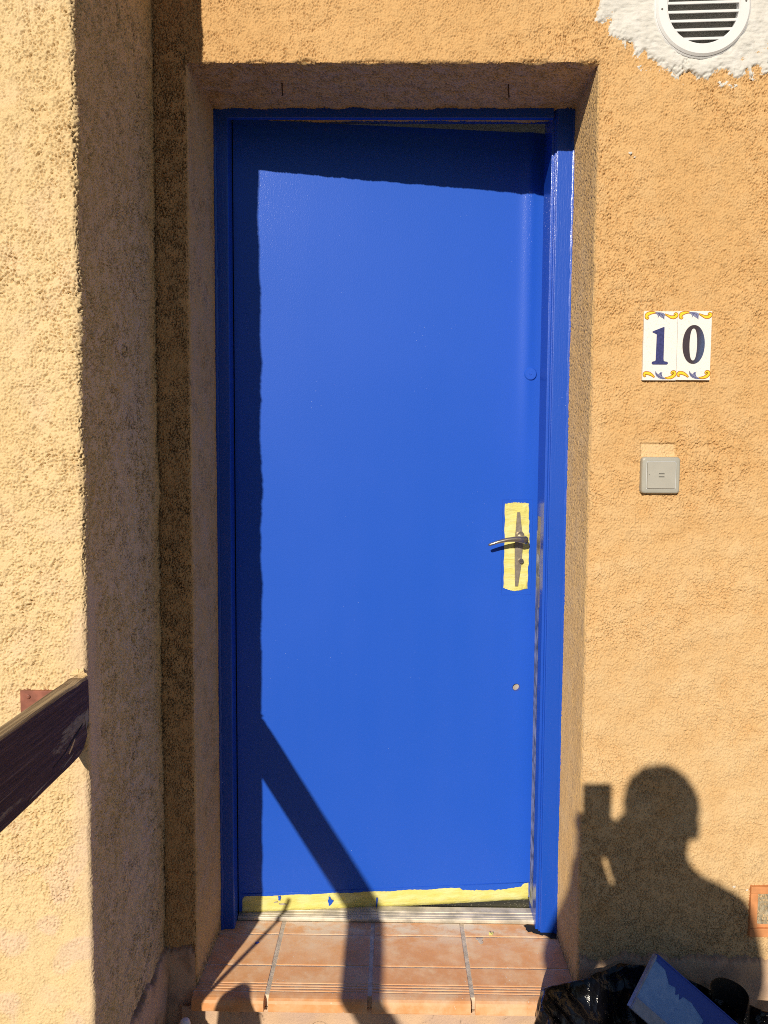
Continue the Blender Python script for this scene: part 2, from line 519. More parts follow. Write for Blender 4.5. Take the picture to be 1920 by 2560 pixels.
M['phone'] = m_simple('phone_black', (.02, .02, .022), .2)
M['cane'] = m_simple('cane_wood', (.42, .30, .16), .7)
M['post'] = m_simple('post_wood', (.16, .09, .06), .8)

# ------------------------------------------------------------------ ground
g = 60
ground = pymesh('ground', [(-g, -g, GZ), (g, -g, GZ), (g, g, GZ), (-g, g, GZ)], [(0, 1, 2, 3)], M['ground'])
tag(ground, kind='structure')

# ------------------------------------------------------------------ house wall
house = tag(empty('house_wall', (0.9, 0, GZ)), 'ochre roughcast house wall around the blue door, with number tiles and bell switch', 'wall')
HP = Vector((0.9, 0, GZ))
def hp(o):            # keep world placement under an offset parent
    o.matrix_parent_inverse = Matrix.Translation(-HP); return o

RC = 0.006
def hole_dist(x, z, wob):
    dx = np.maximum(np.maximum(XL - x, x - XR), 0)
    dz = np.maximum(z - ZT - wob, 0)
    return np.sqrt(dx * dx + dz * dz)

def wall_fn(U, V):
    h, cav = stucco(U, V, 1.0, 1.0, 1.0)
    wob = 0.002 * samp(FMID, U, V * 0)
    d = hole_dist(U, V, wob)
    e = np.clip(RC - d, 0, RC)
    bend = RC - np.sqrt(np.maximum(RC * RC - e * e, 0))
    low = .0007 * samp(FMID, U, V)
    # smoother, trowelled lower part; roughness changes in broad patches
    am = .85 + .25 * samp(FBIG, U, V)
    am = np.clip(am, .65, 1.2) * (1 - .18 * sstep(1.0, .2, V))
    # cut-back panel above the bell switch
    rec = (sstep(.553, .557, U) * sstep(.634, .630, U) * sstep(1.255, 1.259, V) * sstep(1.2885, 1.285, V))
    h = h * am + low
    h = h * (1 - .5 * rec) - .0040 * rec
    sliver = sstep(XL + .01, XL - .004, U) * sstep(2.35, 2.1, V)
    mild = sliver * sstep(-.9, .5, samp(FMID, U * .8, V * .8) + .4) * sstep(-.02, .3, V)
    mild = mild * (1 - .55 * sstep(.7, .25, V))
    grime = sstep(.5, .1, V) * .45 * sstep(0, 1, U)
    dirt_shade = cav * (.17 + .55 * mild + grime * .7) + .10 * mild * sstep(.2, 1.4, samp(FLOW, U, V))  # base term paints crevice shade into the hollows, on top of real mildew
    dirt_shade = dirt_shade * (1 - .7 * rec) + .22 * np.exp(-((U - .664) / .03) ** 2 - ((V - 1.412) / .012) ** 2) * sstep(-.5, .8, samp(F14, U, V))  # dark patch on the wall under the right number tile
    # dark line in the inner corner
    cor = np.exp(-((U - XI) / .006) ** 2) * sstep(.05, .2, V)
    dirt_shade = np.clip(dirt_shade + .75 * cor * (.5 + .5 * samp(F14, U, V)).clip(0, 1), 0, .93)
    tone = sstep(1.7, .25, V) * .75 + .8 * rec + .12 * samp(FMID, U, V)
    tone = np.clip(tone, 0, 1) * sstep(0, .5, U)
    P = np.stack([U, bend - h, V], -1)
    return P, dirt_shade, tone

us = np.concatenate([lin(XI - .004, .93, .0015), lin(.95, 2.6, .04)])
vz = np.concatenate([lin(GZ - .02, .05, .01), lin(.052, 2.26, .0015), lin(2.28, 3.2, .04)])
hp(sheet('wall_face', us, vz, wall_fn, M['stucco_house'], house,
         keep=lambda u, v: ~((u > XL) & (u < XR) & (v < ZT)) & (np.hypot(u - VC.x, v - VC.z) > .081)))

def rev_fn(side):
    def fn(U, V):      # U = y, V = z
        su, sv = (1.0, .8)
        h, cav = stucco(U + 1.3 * (side + 2), V + .37, .55, su, sv, 0)
        pit = samp(FPIT, U + .5 * side, V)
        am = .5 + .4 * sstep(-.5, 1.0, samp(FMID, U * 1.5, V + side))
        pits = sstep(*((1.05, 1.9) if side < 0 else (.75, 1.45)), pit) * (am if side < 0 else .35 + .65 * sstep(.3, 1.0, V))
        low = .0003 * samp(FMID, U, V * .7 + side) + .0003 * samp(FBIG, U, V + .3 * side) + .0012
        h = h * .50 - .0028 * pits + low - .0035 * np.exp(-np.maximum(U - .003, 0) / .0025)
        fr = np.clip(U / .215, 0, 1)
        if side < 0:
            x = XL + .007 * fr + h
            edge = sstep(.05, .0, U)
            mild = sstep(-.6, .9, samp(FMID, U * .8, V * .6 + .2)) * sstep(.02, .5, V)
            dirt_shade = cav * (.20 + .40 * mild) + .35 * pits * mild  # plain hollow term is painted crevice shade, the rest mildew
            tone = .35 + .3 * samp(FMID, U, V)
        else:
            x = XR - h
            dirt_shade = cav * .12 + .80 * pits  # hollows and pits painted dark to deepen their shade
            tone = .15 + .2 * samp(FMID, U, V)
        # darker where the reveal meets the step
        dirt_shade = dirt_shade + .7 * sstep(.05, -.0, V) * sstep(-.4, .6, samp(F14, U, V))
        # loose crumb of filler against the frame
        P = np.stack([x, U, V], -1)
        return P, np.clip(dirt_shade, 0, .92), np.clip(tone, 0, 1)
    return fn
ys = lin(.0025, .285, .0023); zs = lin(-.012, ZT + .012, .0025)
hp(sheet('left_reveal', ys, zs, rev_fn(-1), M['stucco_reveal'], house))
hp(sheet('right_reveal', ys, zs, rev_fn(1), M['stucco_reveal_lit'], house))
def sof_fn(U, V):      # U = x, V = y
    h, cav = stucco(U + .9, V + .11, .8, .8, 1.2, 0)
    pit = samp(FPIT, U, V + .9)
    low = .0012 * samp(FMID, U, V) - .0035 * np.exp(-np.maximum(V - .003, 0) / .0025)
    dirt_shade = np.clip(cav * .55 + .4 * sstep(1.0, 2.0, pit), 0, .9)  # soffit hollows painted darker, as crevice shade
    return np.stack([U, V, ZT + .003 * np.clip(V / .2, 0, 1) - (h * .9 + low - .0015 * sstep(1.0, 2.0, pit))], -1), dirt_shade, np.clip(.35 + .4 * samp(FLOW, U, V), 0, 1)
hp(sheet('soffit', lin(XL - .01, XR + .01, .0025), lin(.0025, .285, .0025), sof_fn, M['stucco_reveal'], house))
# the masonry behind the render
hp(box('masonry', XR + .016, 2.6, .016, .30, GZ - .02, 3.2, M['stucco_reveal'], house))
hp(box('masonry', XL - .30, XL - .016, .016, .30, GZ - .02, 3.2, M['stucco_reveal'], house))
hp(box('masonry', XL - .016, XR + .016, .016, .30, ZT + .016, 3.2, M['stucco_reveal'], house))

# unseen overhang added over the door to cut sky light
hp(box('added_eaves', -2.2, 2.6, -.84, .30, 2.79, 2.90, M['render_plinth'], house, bevel=.004))
hp(box('added_eaves_fascia', -2.2, 2.6, -.875, -.842, 2.76, 2.95, M['post'], house, bevel=.003))

# unseen house added behind the photographer to darken the ambient light
nb_ = tag(empty('added_house', (0, -13, GZ)), 'unseen low ochre house added behind the photographer to block sky light', 'house')
box('wall', -9, 9, -3, 1.2, 0, 3.3, M['stucco_reveal'], nb_)
extrude('roof', [(1.7, 3.31), (-.9, 4.25), (-3.5, 3.31)], -9.4, 9.4, 'x', M['clay'], nb_)
for x in (-6.2, -2.4, 1.2, 5.2):
    w_ = box('window', x, x + 1.2, 1.15, 1.23, 1.0, 2.3, M['plastic_white'], nb_)
    box('pane', x + .1, x + 1.1, 1.2, 1.235, 1.1, 2.2, M['phone'], w_)

# white plaster patch round the air vent
def patch_mask(U, V):
    ang = np.arctan2(V - VC.z, U - VC.x)
    r = np.hypot((U - VC.x), (V - VC.z))
    # outline measured round the vent (left side is wide at the top, tight below)
    key_a = np.array([-math.pi, -2.9, -2.62, -2.35, -2.05, -1.75, -1.45, -1.1, -.75, -.4, 0, .5, 1.2, 2.0, 2.7, math.pi])
    key_r = np.array([.225, .205, .176, .158, .146, .143, .148, .160, .190, .24, .26, .27, .26, .25, .24, .225])
    R = np.interp(ang, key_a, key_r)
    return (R - r) / .014 + .28 * samp(F14, U, V) + .75 * samp(FLOW, U * 1.3, V * 1.3) + .20 * samp(F7, U, V)
def patch_fn(U, V):
    mk = patch_mask(U, V)
    hw, cav = stucco(U, V, .8)
    base = -.0060 + .0112 * sstep(-1.0, 1.7, mk)
    tro = .0011 * samp(FLOW, U * 1.2 + V * .6, V * .8 - U * .3) + .0005 * samp(F14, U * .5, V * 1.3) + .0002 * samp(F7, U, V)
    ringd = np.abs(np.hypot(U - VC.x, V - VC.z) - .118)
    h = base + np.where(mk > .3, tro, hw) + .0015 * np.exp(-(ringd / .012) ** 2)
    cr = np.exp(-(samp(FCR, U * .6, V * .6) / .05) ** 2) * sstep(.6, 1.3, samp(FMID, U, V))
    dirt_shade = np.clip(.75 * cr + .25 * sstep(.7, -.2, mk), 0, .8)
    return np.stack([U, -h - .0005 + .0009 * cr, V], -1), dirt_shade, dirt_shade * 0
hp(sheet('plaster_patch', lin(.36, .95, .002), lin(2.02, 2.50, .002), patch_fn, M['plaster'], house,
         keep=lambda u, v: (patch_mask(u, v) > -1.0) & (np.hypot(u - VC.x, v - VC.z) > .081)))
# splashes of plaster
rng = random.Random(4)
def splash(x, z, r):
    n = 14; V = [(x, -.0045, z)]; F = []
    for i in range(n):
        a = 2 * math.pi * i / n; rr = r * rng.uniform(.55, 1.2)
        V.append((x + rr * math.cos(a), -.0022, z + rr * .8 * math.sin(a)))
    for i in range(n): F.append((0, 1 + (i + 1) % n, 1 + i))
    return hp(pymesh('plaster_splash', V, F, M['plaster'], house, True))
for x, z, r in ((.5135, 1.914, .0048), (.522, 1.905, .0022), (.445, 2.196, .004), (.462, 2.187, .003), (.492, 2.152, .004),
                (.505, 2.146, .003), (.512, 2.160, .003), (.478, 2.205, .005), (.61, 2.075, .003), (.70, 2.062, .005), (.56, 2.115, .004),
                (.735, 2.055, .004), (.77, 2.068, .004), (.83, .255, .003), (.80, .262, .004)):
    splash(x, z, r)

# smooth plinth bands
def plinth_fn(axis, top):
    def fn(U, V):
        wob = .004 * samp(FMID, U, V * 0 + .2) + .0025 * samp(F14, U, V * 0)
        edge = (top + wob - V)
        h = -.004 + .0135 * sstep(-.003, .008, edge) + .0016 * samp(FMID, U, V + .5) + .0005 * samp(FLOW, U, V) + .00018 * samp(F7, U, V)
        cr = np.exp(-(samp(FMID, U * .9, V * .9 + .35) / .03) ** 2) * sstep(.3, .9, samp(FBIG, U * 3, V * 3))
        h = h - .0012 * cr
        stain = sstep(.5, 1.6, samp(FLOW, U * .8, V * .5)) * .28
        dirt_shade = np.clip(stain + .8 * cr + .35 * sstep(.012, .002, np.abs(edge)), 0, .9)
        tone = np.clip(.5 + .4 * samp(FMID, U, V), 0, 1)
        if axis == 'x': P = np.stack([U, -h, V], -1)
        else: P = np.stack([XI + h, U, V], -1)
        return P, dirt_shade, tone
    return fn
kp = lambda top: (lambda u, v: v < top + .012)
hp(sheet('plinth', lin(XR + .002, 1.6, .004), lin(GZ - .01, .112, .003), plinth_fn('x', .094), M['render_plinth'], house, keep=kp(.1)))
hp(sheet('plinth', lin(XI - .002, XL - .001, .003), lin(GZ - .01, .115, .003), plinth_fn('x', .0964), M['render_plinth'], house, keep=kp(.1)))

# ------------------------------------------------------------------ projecting wall on the left
pier = tag(empty('projecting_wall', (-.9, -PD, GZ)), 'cream yellow roughcast wall end projecting left of the door, its side in shade', 'wall')
PP = Vector((-.9, -PD, GZ))
def pp(o):
    o.matrix_parent_inverse = Matrix.Translation(-PP); return o
PR = 0.009
LF = 1.2      # face length to the left of the corner
def pier_fn(U, V):
    # U runs along the face (negative), round the corner at 0, then along the side (positive)
    arc = PR * math.pi / 2
    x = np.empty_like(U); y = np.empty_like(U); nx = np.empty_like(U); ny = np.empty_like(U)
    f = U < 0; a = (U >= 0) & (U < arc); s = U >= arc
    x[f] = XI - PR + U[f]; y[f] = -PD; nx[f] = 0; ny[f] = -1
    th = U[a] / PR
    x[a] = XI - PR + PR * np.sin(th); y[a] = -PD + PR - PR * np.cos(th); nx[a] = np.sin(th); ny[a] = -np.cos(th)
    x[s] = XI; y[s] = -PD + PR + (U[s] - arc); nx[s] = 1; ny[s] = 0
    h, cav = stucco(U + 1.9, V + .21, 1.0, .95, .95, .7)
    side = sstep(0, arc, U)
    am = np.clip(.95 + .25 * samp(FBIG, U, V), .5, 1.3)
    # smoother repairs: low on the face, and down the corner
    smooth_low = sstep(.62, .30, V + .05 * samp(FMID, U, V)) * (1 - side) * .55
    corner_rep = np.exp(-(np.abs(U - .004) / .028) ** 2) * sstep(1.05, .92, V) * .75
    corner_rep = np.maximum(corner_rep, side * np.exp(-(np.abs(U - .03) / .03) ** 2) * sstep(1.1, .98, V) * sstep(.55, .72, V) * .95)
    am = am * (1 - np.clip(np.maximum(smooth_low, corner_rep), 0, .9))
    low = .0006 * samp(FMID, U, V + .4) + .0010 * samp(FBIG, U, V)
    h = h * am + low
    x = x + nx * h; y = y + ny * h
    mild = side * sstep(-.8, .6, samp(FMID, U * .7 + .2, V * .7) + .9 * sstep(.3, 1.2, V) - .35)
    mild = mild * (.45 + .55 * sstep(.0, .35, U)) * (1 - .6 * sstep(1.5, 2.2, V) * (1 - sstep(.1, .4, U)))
    dirt_shade = cav * (.20 + .78 * mild * (1 - corner_rep))  # constant part is crevice shade in the colour, the other part mildew
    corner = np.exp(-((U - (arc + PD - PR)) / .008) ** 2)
    dirt_shade = dirt_shade + .7 * corner * (.55 + .5 * samp(F14, U, V)).clip(0, 1)
    pk = (1 - side) * sstep(.9, .3, V) * sstep(.2, 1.3, samp(FMID, U, V)) * .8
    tone = pk + corner_rep * .7 + side * sstep(.9, .3, V) * .4 + .12 * samp(FMID, U + .4, V)
    return np.stack([x, y, V], -1), np.clip(dirt_shade, 0, .93), np.clip(tone, 0, 1)
us = np.concatenate([lin(-LF, -.25, .03), lin(-.24, -.0014, .0014), lin(0, PR * math.pi / 2, .0014), lin(PR * math.pi / 2 + .0018, PD + .012, .0019)])
vz = np.concatenate([lin(GZ - .02, .08, .01), lin(.085, 2.02, .0015), lin(2.025, 2.35, .003), lin(2.38, 3.2, .04)])
pp(sheet('roughcast_face', us, vz, pier_fn, M['stucco_pier'], pier))
pp(box('masonry', XI - LF, XI - .014, -PD + .014, .30, GZ - .02, 3.2, M['stucco_pier'], pier))
pp(sheet('plinth', lin(-PD - .001, .004, .003), lin(GZ - .01, .115, .003), plinth_fn('y', .0964), M['render_plinth'], pier, keep=kp(.1)))

# ------------------------------------------------------------------ room behind the door
room = tag(empty('room', (0, .3, 0)), kind='structure')
rp = Matrix.Translation((0, -.3, 0))
for nm, b, m in (('room_floor', (-1.6, 1.9, .318, 4.0, -.10, .002), 'room_floor'), ('ceiling', (-1.6, 1.9, .318, 4.0, 2.5, 2.6), 'room_wall'),
              ('side_wall', (-1.7, -1.6, .301, 4.0, -.1, 2.6), 'room_wall'), ('side_wall', (1.9, 2.0, .301, 4.0, -.1, 2.6), 'room_wall'),
              ('far_wall', (-1.7, 2.0, 4.0, 4.1, -.1, .5), 'room_wall')):
    box(nm, *b, M[m], room).matrix_parent_inverse = rp

# ------------------------------------------------------------------ step with tiles
step = tag(empty('door_step', (0, -.02, GZ)), 'terracotta tiled door step with grooved nosing below the blue door', 'step')
SP = Matrix.Translation((0, .02, -GZ))
def sp(o): o.matrix_parent_inverse = SP; return o
sp(box('grout_bed', XL - .004, XR + .004, -.022, .322, -.03, -.0016, M['grout'], step))
sp(box('step_core', XL - .002, XR + .004, -.016, .316, GZ - .01, -.032, M['grout'], step))
def riser_fn(U, V):
    h = .0010 * samp(FMID, U, V) + .0004 * samp(FLOW, U, V) + .0002 * samp(F7, U, V)
    cr = np.exp(-(samp(FMID, U * .8 + .3, V * .8 + .1) / .04) ** 2) * sstep(.0, .8, samp(FBIG, U * 3, V * 3 + .4))
    top = np.exp(-((V + .034 + .002 * samp(F14, U, V * 0)) / .0016) ** 2)
    return np.stack([U, -.024 - h + .001 * cr + .004 * top, V], -1), np.clip(.7 * cr + .9 * top * sstep(-.3, .6, samp(FLOW, U, V * 0)), 0, .9), np.clip(.45 + .4 * samp(FMID, U, V), 0, 1)
sp(sheet('riser', lin(XL - .03, XR + .02, .003), lin(GZ - .01, -.030, .002), riser_fn, M['render_plinth'], step))
cols = [XL + .002, -.284, -.044, .195, XR - .001]
JV, JH = .0055, .0028
rng = random.Random(7)
def tile(x0, x1, y0, y1):
    bm = bmesh.new()
    z0, z1 = -.012, rng.uniform(-.0005, .0008)
    o = sp(box('tile', x0, x1, y0, y1, z0, z1, M['tile'], step, bevel=.0016))
    bm.free()
    return o
nose_prof = [(.0755, -.008), (.0755, -.0008), (.0735, 0), (.0180, 0)]
for k in range(4):
    y = .0165 - k * .0088
    nose_prof += [(y, -.0002), (y - .0018, -.0028), (y - .0036, -.0028), (y - .0052, -.0002)]
nose_prof += [(-.026, 0), (-.034, -.0006), (-.0395, -.0035), (-.042, -.009), (-.042, -.026), (-.0405, -.0305), (-.036, -.0325), (-.018, -.0325), (-.018, -.008)]
for i in range(4):
    x0 = cols[i] + (JV if i else .0); x1 = cols[i + 1] - (JV if i < 3 else 0)
    tile(x0, x1, .1995, .252)
    tile(x0, x1, .0800, .1950)
    o = sp(extrude('nosing_tile', [(y + rng.uniform(-.0006, .0006), z) for y, z in nose_prof], x0 - (.004 if i == 0 else 0), x1, 'x', M['tile'], step))
# skim of cement left on the tiles
def smear(pts, z=.0012, nm='cement_smear'):
    V = [(x, y, z) for x, y in pts]; c0 = (sum(p[0] for p in pts) / len(pts), sum(p[1] for p in pts) / len(pts), z + .0006)
    n = len(V); V.append(c0)
    return sp(pymesh(nm, V, [(i, (i + 1) % n, n) for i in range(n)], M['smear'], step))
def rough_poly(pts, amp, seed, sub=6):
    r = random.Random(seed); out = []
    for i in range(len(pts)):
        a, b = pts[i], pts[(i + 1) % len(pts)]
        for k in range(sub):
            t = k / sub
            out.append((a[0] + (b[0] - a[0]) * t + r.uniform(-amp, amp), a[1] + (b[1] - a[1]) * t + r.uniform(-amp, amp)))
    return out
smear(rough_poly([(.225, .19), (.245, .19), (.24, .165), (.232, .168)], .003, 6), .0013)
# dirt lumps beside the frame foot, a blue drip and a scrap of tape
sp(smear(rough_poly([(.36, .245), (.44, .25), (.44, .19), (.40, .205), (.37, .22)], .004, 9), .002, 'dirt_crust')).data.materials[0] = M['dark']

sp(smear(rough_poly([(-.346, .163), (-.338, .163), (-.335, .158), (-.339, .154), (-.345, .157)], .0008, 12, 3), .0014, 'paint_drip')).data.materials[0] = M['tray_paint']
sc_ = tag(empty('tape_scrap', (.268, .205, .002)), 'tiny torn scrap of yellow tape lying on the step tiles', 'tape scrap')
pymesh('scrap', [(-.006, -.004, 0), (.004, -.005, .001), (.007, .002, .004), (.001, .005, .002), (-.005, .003, .005)], [(0, 1, 2, 3, 4)], M['tape'], sc_)

# ------------------------------------------------------------------ door frame
frame = tag(empty('door_frame', (0, FY, 0)), 'glossy dark blue painted door frame set back in the wall opening', 'door frame')
fp = Matrix.Translation((0, -FY, 0))
def fr(o): o.matrix_parent_inverse = fp; return o
jl = [(-.462, FY), (-.4145, FY), (-.4122, FY + .0008), (-.4114, FY + .003), (-.4114, .2595), (-.4165, .2605), (-.4165, .312), (-.462, .312)]
fr(extrude('jamb', jl, .0005, 2.115, 'z', M['frame_blue'], frame, segs=40))
jr = [(.462, FY), (.4018, FY), (.3995, FY + .0008), (.3990, FY + .0025), (.3990, .2215), (.3965, .2218), (.3952, .2235), (.3950, .229),
      (.3915, .2292), (.3893, .2300), (.3890, .2325), (.3890, .318), (.400, .320), (.410, .322), (.410, .40), (.462, .40)]
fr(extrude('jamb', jr, .0005, 2.115, 'z', M['frame_blue'], frame, segs=40))
hd = [(FY + .001, 2.130), (FY + .001, 2.0860), (FY + .0018, 2.0848), (FY + .003, 2.0845), (.2270, 2.0845), (.2285, 2.087), (.2285, 2.112), (.312, 2.112), (.312, 2.130)]
fr(extrude('head', hd, -.4120, .3892, 'x', M['frame_blue'], frame))
fr(box('hinge_gap_blocker', -.4180, -.4092, .2740, .3000, .004, 2.10, M['dark'], frame))  # added dark strip, stops room light leaking past the hinge side
st = fr(extrude('strike_strip', [(.3887, .272), (.3884, .2725), (.3884, .3155), (.3887, .316)], .03, 1.06, 'z', M['strip'], frame))
for z0, z1 in ((1.00, 1.10), (.86, .94)):
    fr(box('strike_plate', .3876, .3892, .268, .30, z0, z1, M['steel'], frame, bevel=.0005, seg=1))
# caulk between frame and stucco
def caulk(x0, x1, seed):
    r = random.Random(seed); V = []; F = []; n = 140
    for i in range(n + 1):
        z = 2.10 * i / n
        a = r.uniform(-.0016, .0016)
        V += [(x0 + a, FY - .0012 - r.uniform(0, .0012), z), ((x0 + x1) / 2 + a, FY - .004 - r.uniform(0, .0015), z), (x1, FY - .0015, z)]
        if i:
            b = 3 * (i - 1); F += [(b, b + 1, b + 4, b + 3), (b + 1, b + 2, b + 5, b + 4)]
    return fr(pymesh('caulk_bead', V, F, M['frame_blue'], frame, True))
caulk(.4355, .4475, 3); caulk(-.4395, -.4500, 5)

thr = tag(empty('threshold', (0, .25, 0)), 'pale worn ribbed threshold strip under the blue door', 'threshold')
tp = [(.2525, .0015), (.2520, .008), (.254, .0105), (.257, .0105), (.2578, .0085), (.2592, .0085), (.260, .011), (.266, .0115), (.2668, .0095), (.2682, .0095), (.269, .012), (.277, .0125), (.278, .0105), (.280, .0105), (.281, .0135), (.303, .014), (.306, .012), (.306, .0015)]
o = extrude('ribbed_bar', tp, -.4095, .3905, 'x', M['threshold'], thr); o.matrix_parent_inverse = Matrix.Translation((0, -.25, 0))

# ------------------------------------------------------------------ door leaf (local u along leaf, -y outwards)
door = tag(empty('door', HINGE, TH), 'blue glossy door standing slightly ajar with yellow masking tape at its foot', 'door')
DW, DZ0, DZ1, DT = .8165, .0165, 2.1050, .040
def door_bulge(u, z):
    k = min(1, max(0, (z - 1.2) / .35)); k = k * k * (3 - 2 * k)
    b = (.0005 + .0037 * k) * math.exp(-((u - .772) / .0185) ** 2)    # dented strip of the steel skin beside its edge
    b += .0008 * math.sin(u * 5.3 + z * 1.7) * math.sin(math.pi * u / DW)
    return b
us_ = sorted(set([0, .004] + [i * DW / 40 for i in range(41)] + [.72 + i * .0025 for i in range(36)] + [DW - .004]))
us_ = [u for u in us_ if 0 <= u <= DW]
zs_ = [DZ0 + (DZ1 - DZ0) * i / 40 for i in range(41)]
bm = bmesh.new()
gv = [[bm.verts.new((u, -door_bulge(u, z), z)) for u in us_] for z in zs_]
for j in range(len(zs_) - 1):
    for i in range(len(us_) - 1):
        bm.faces.new((gv[j][i], gv[j][i + 1], gv[j + 1][i + 1], gv[j + 1][i]))
bk = [bm.verts.new(p) for p in ((0, DT, DZ0), (DW, DT, DZ0), (DW, DT, DZ1), (0, DT, DZ1))]
bm.faces.new(bk[::-1])
bm.faces.new([gv[0][i] for i in range(len(us_))][::-1] + [bk[0], bk[1]])
bm.faces.new([gv[-1][i] for i in range(len(us_))] + [bk[2], bk[3]])
bm.faces.new([gv[j][0] for j in range(len(zs_))] + [bk[3], bk[0]])
bm.faces.new([gv[j][-1] for j in range(len(zs_))][::-1] + [bk[1], bk[2]])
leaf = frombm('leaf', bm, M['door_blue'], door)
bmc = bmesh.new()
bmesh.ops.create_cone(bmc, cap_ends=True, segments=24, radius1=.0108, radius2=.0108, depth=.03, matrix=Matrix.Translation((.7605, 0, .6212)) @ Matrix.Rotation(math.pi / 2, 4, 'X'))
cut = frombm('cutter', bmc, M['dark'])
cut.matrix_world = Matrix.Translation(HINGE) @ Matrix.Rotation(TH, 4, 'Z')
md = leaf.modifiers.new('hole', 'BOOLEAN'); md.object = cut; md.operation = 'DIFFERENCE'; md.solver = 'EXACT'
dg = bpy.context.evaluated_depsgraph_get()
nm_ = bpy.data.meshes.new_from_object(leaf.evaluated_get(dg)); leaf.modifiers.clear(); leaf.data = nm_
leaf.data.materials.clear(); leaf.data.materials.append(M['door_blue'])
for p in leaf.data.polygons:
    p.material_index = 0
    p.use_smooth = True
bpy.data.objects.remove(cut)
leaf.data.set_sharp_from_angle(angle=RAD(30))
box('edge_band', DW - .0035, DW + .0012, -.0008, .0405, DZ0 + .001, DZ1 - .001, M['strip'], door, bevel=.0006)
# plug in the old screw hole
V, F = tube([(.7612, .0118, .6205), (.7612, .0148, .6205)], [.0098, .0102], 20); pymesh('hole_filler', V, F, M['filler'], door)
# painted-over spy hole cover
V, F = tube([(.7822, -.0060, 1.4787), (.7822, -.0036, 1.4787), (.7822, -.0030, 1.4787), (.7822, .002, 1.4787)][::-1], [.0175, .0175, .0172, .0150], 32)
pymesh('spy_hole_cover', V, F, M['door_blue'], door)
V, F = tube([(.7822, -.0075, 1.4787), (.7822, -.002, 1.4787)], [.0032, .004], 14); pymesh('spy_hole_rivet', V, F, M['door_blue'], door)

def poly_sheet(name, pts, n0, th_, m, parent, relief=None, rnd=0):
    """a thin slab with outline pts (u,z) on the door face; n0 = offset from the leaf"""
    bm = bmesh.new()
    f = bm.faces.new([bm.verts.new((u, -n0 - door_bulge(u, z), z)) for u, z in pts]); f.normal_update()
    r = bmesh.ops.extrude_face_region(bm, geom=[f])
    for v in [g_ for g_ in r['geom'] if isinstance(g_, bmesh.types.BMVert)]: v.co.y -= th_
    bm.normal_update(); bmesh.ops.triangulate(bm, faces=[f_ for f_ in bm.faces if len(f_.verts) > 4])
    return frombm(name, bm, m, parent)

# masking tape along the foot: built as a strip with its own folds
r = random.Random(11)
n = 150
top = []; bot = []
for i in range(n + 1):
    u = .010 + (.806 - .010) * i / n
    t_ = .0575 - .0055 * (i / n) + .0010 * math.sin(i * .31) + r.uniform(-.0007, .0007)
    if .800 > u > .60: t_ += -.011 * (1 - abs((u - .70) / .10)) ** .45 + r.uniform(-.0015, .0015)
    if .60 < u < .612: t_ = .0535
    if u >= .785: t_ = .055 + (u - .785) * .2 + r.uniform(-.001, .001)
    if u < .014: t_ -= .006
    top.append((u, t_)); bot.append((u, .0135 - .004 * (i / n) + .0010 * math.sin(i * .05)))
V = []; F = []; K = 7
for i in range(n + 1):
    for k in range(K):
        f_ = k / (K - 1)
        z = bot[i][1] + (top[i][1] - bot[i][1]) * f_
        off = .0018 + .0010 * math.sin(f_ * 9 + i * .03) * (1 - f_) + .0018 * math.exp(-((f_ - .30 + .03 * math.sin(i * .06)) / .10) ** 2)
        if k == K - 1: off = .0004
        V.append((bot[i][0], -off - door_bulge(bot[i][0], z), z))
for i in range(n):
    for k in range(K - 1): F.append((i * K + k, (i + 1) * K + k, (i + 1) * K + k + 1, i * K + k + 1))
# back side folds under the leaf
nb = len(V)
for i in range(n + 1): V.append((bot[i][0], .012, bot[i][1] - .0005))
for i in range(n): F.append((nb + i, nb + i + 1, (i + 1) * K, i * K))
foot = pymesh('foot_tape', V, F, M['tape'], door, True)
def blot(pts, seed, z=.0045, amp=.0012, sub=4, m='door_blue'):
    pts = rough_poly(pts, amp, seed, sub)
    return poly_sheet('paint_blot', pts, z, .0005, M[m], foot)
blot([(.107, .0575), (.113, .0575), (.1125, .045), (.108, .0455)], 1)
blot([(.244, .052), (.249, .044), (.256, .036), (.252, .026), (.244, .024), (.241, .034)], 2, .0045, .002)
blot([(.375, .040), (.379, .040), (.377, .014), (.374, .014)], 3, .0048, .0008)
blot([(.108, .0365), (.124, .036), (.132, .0325), (.120, .031), (.108, .033)], 4, .0042, .001, 4, 'filler')
blot([(.094, .0395), (.102, .043), (.106, .0395), (.100, .0385)], 5, .0044, .0006, 3, 'filler')
# ridge of paint above the tape
rp_ = [(.008, .0655), (.2, .0635), (.4, .062), (.6, .0610), (.813, .0605)]
V, F = tube([(u, -.0006 - door_bulge(u, z), z) for u, z in rp_], .0011, 8); pymesh('paint_ridge', V, F, M['door_blue'], door, True)

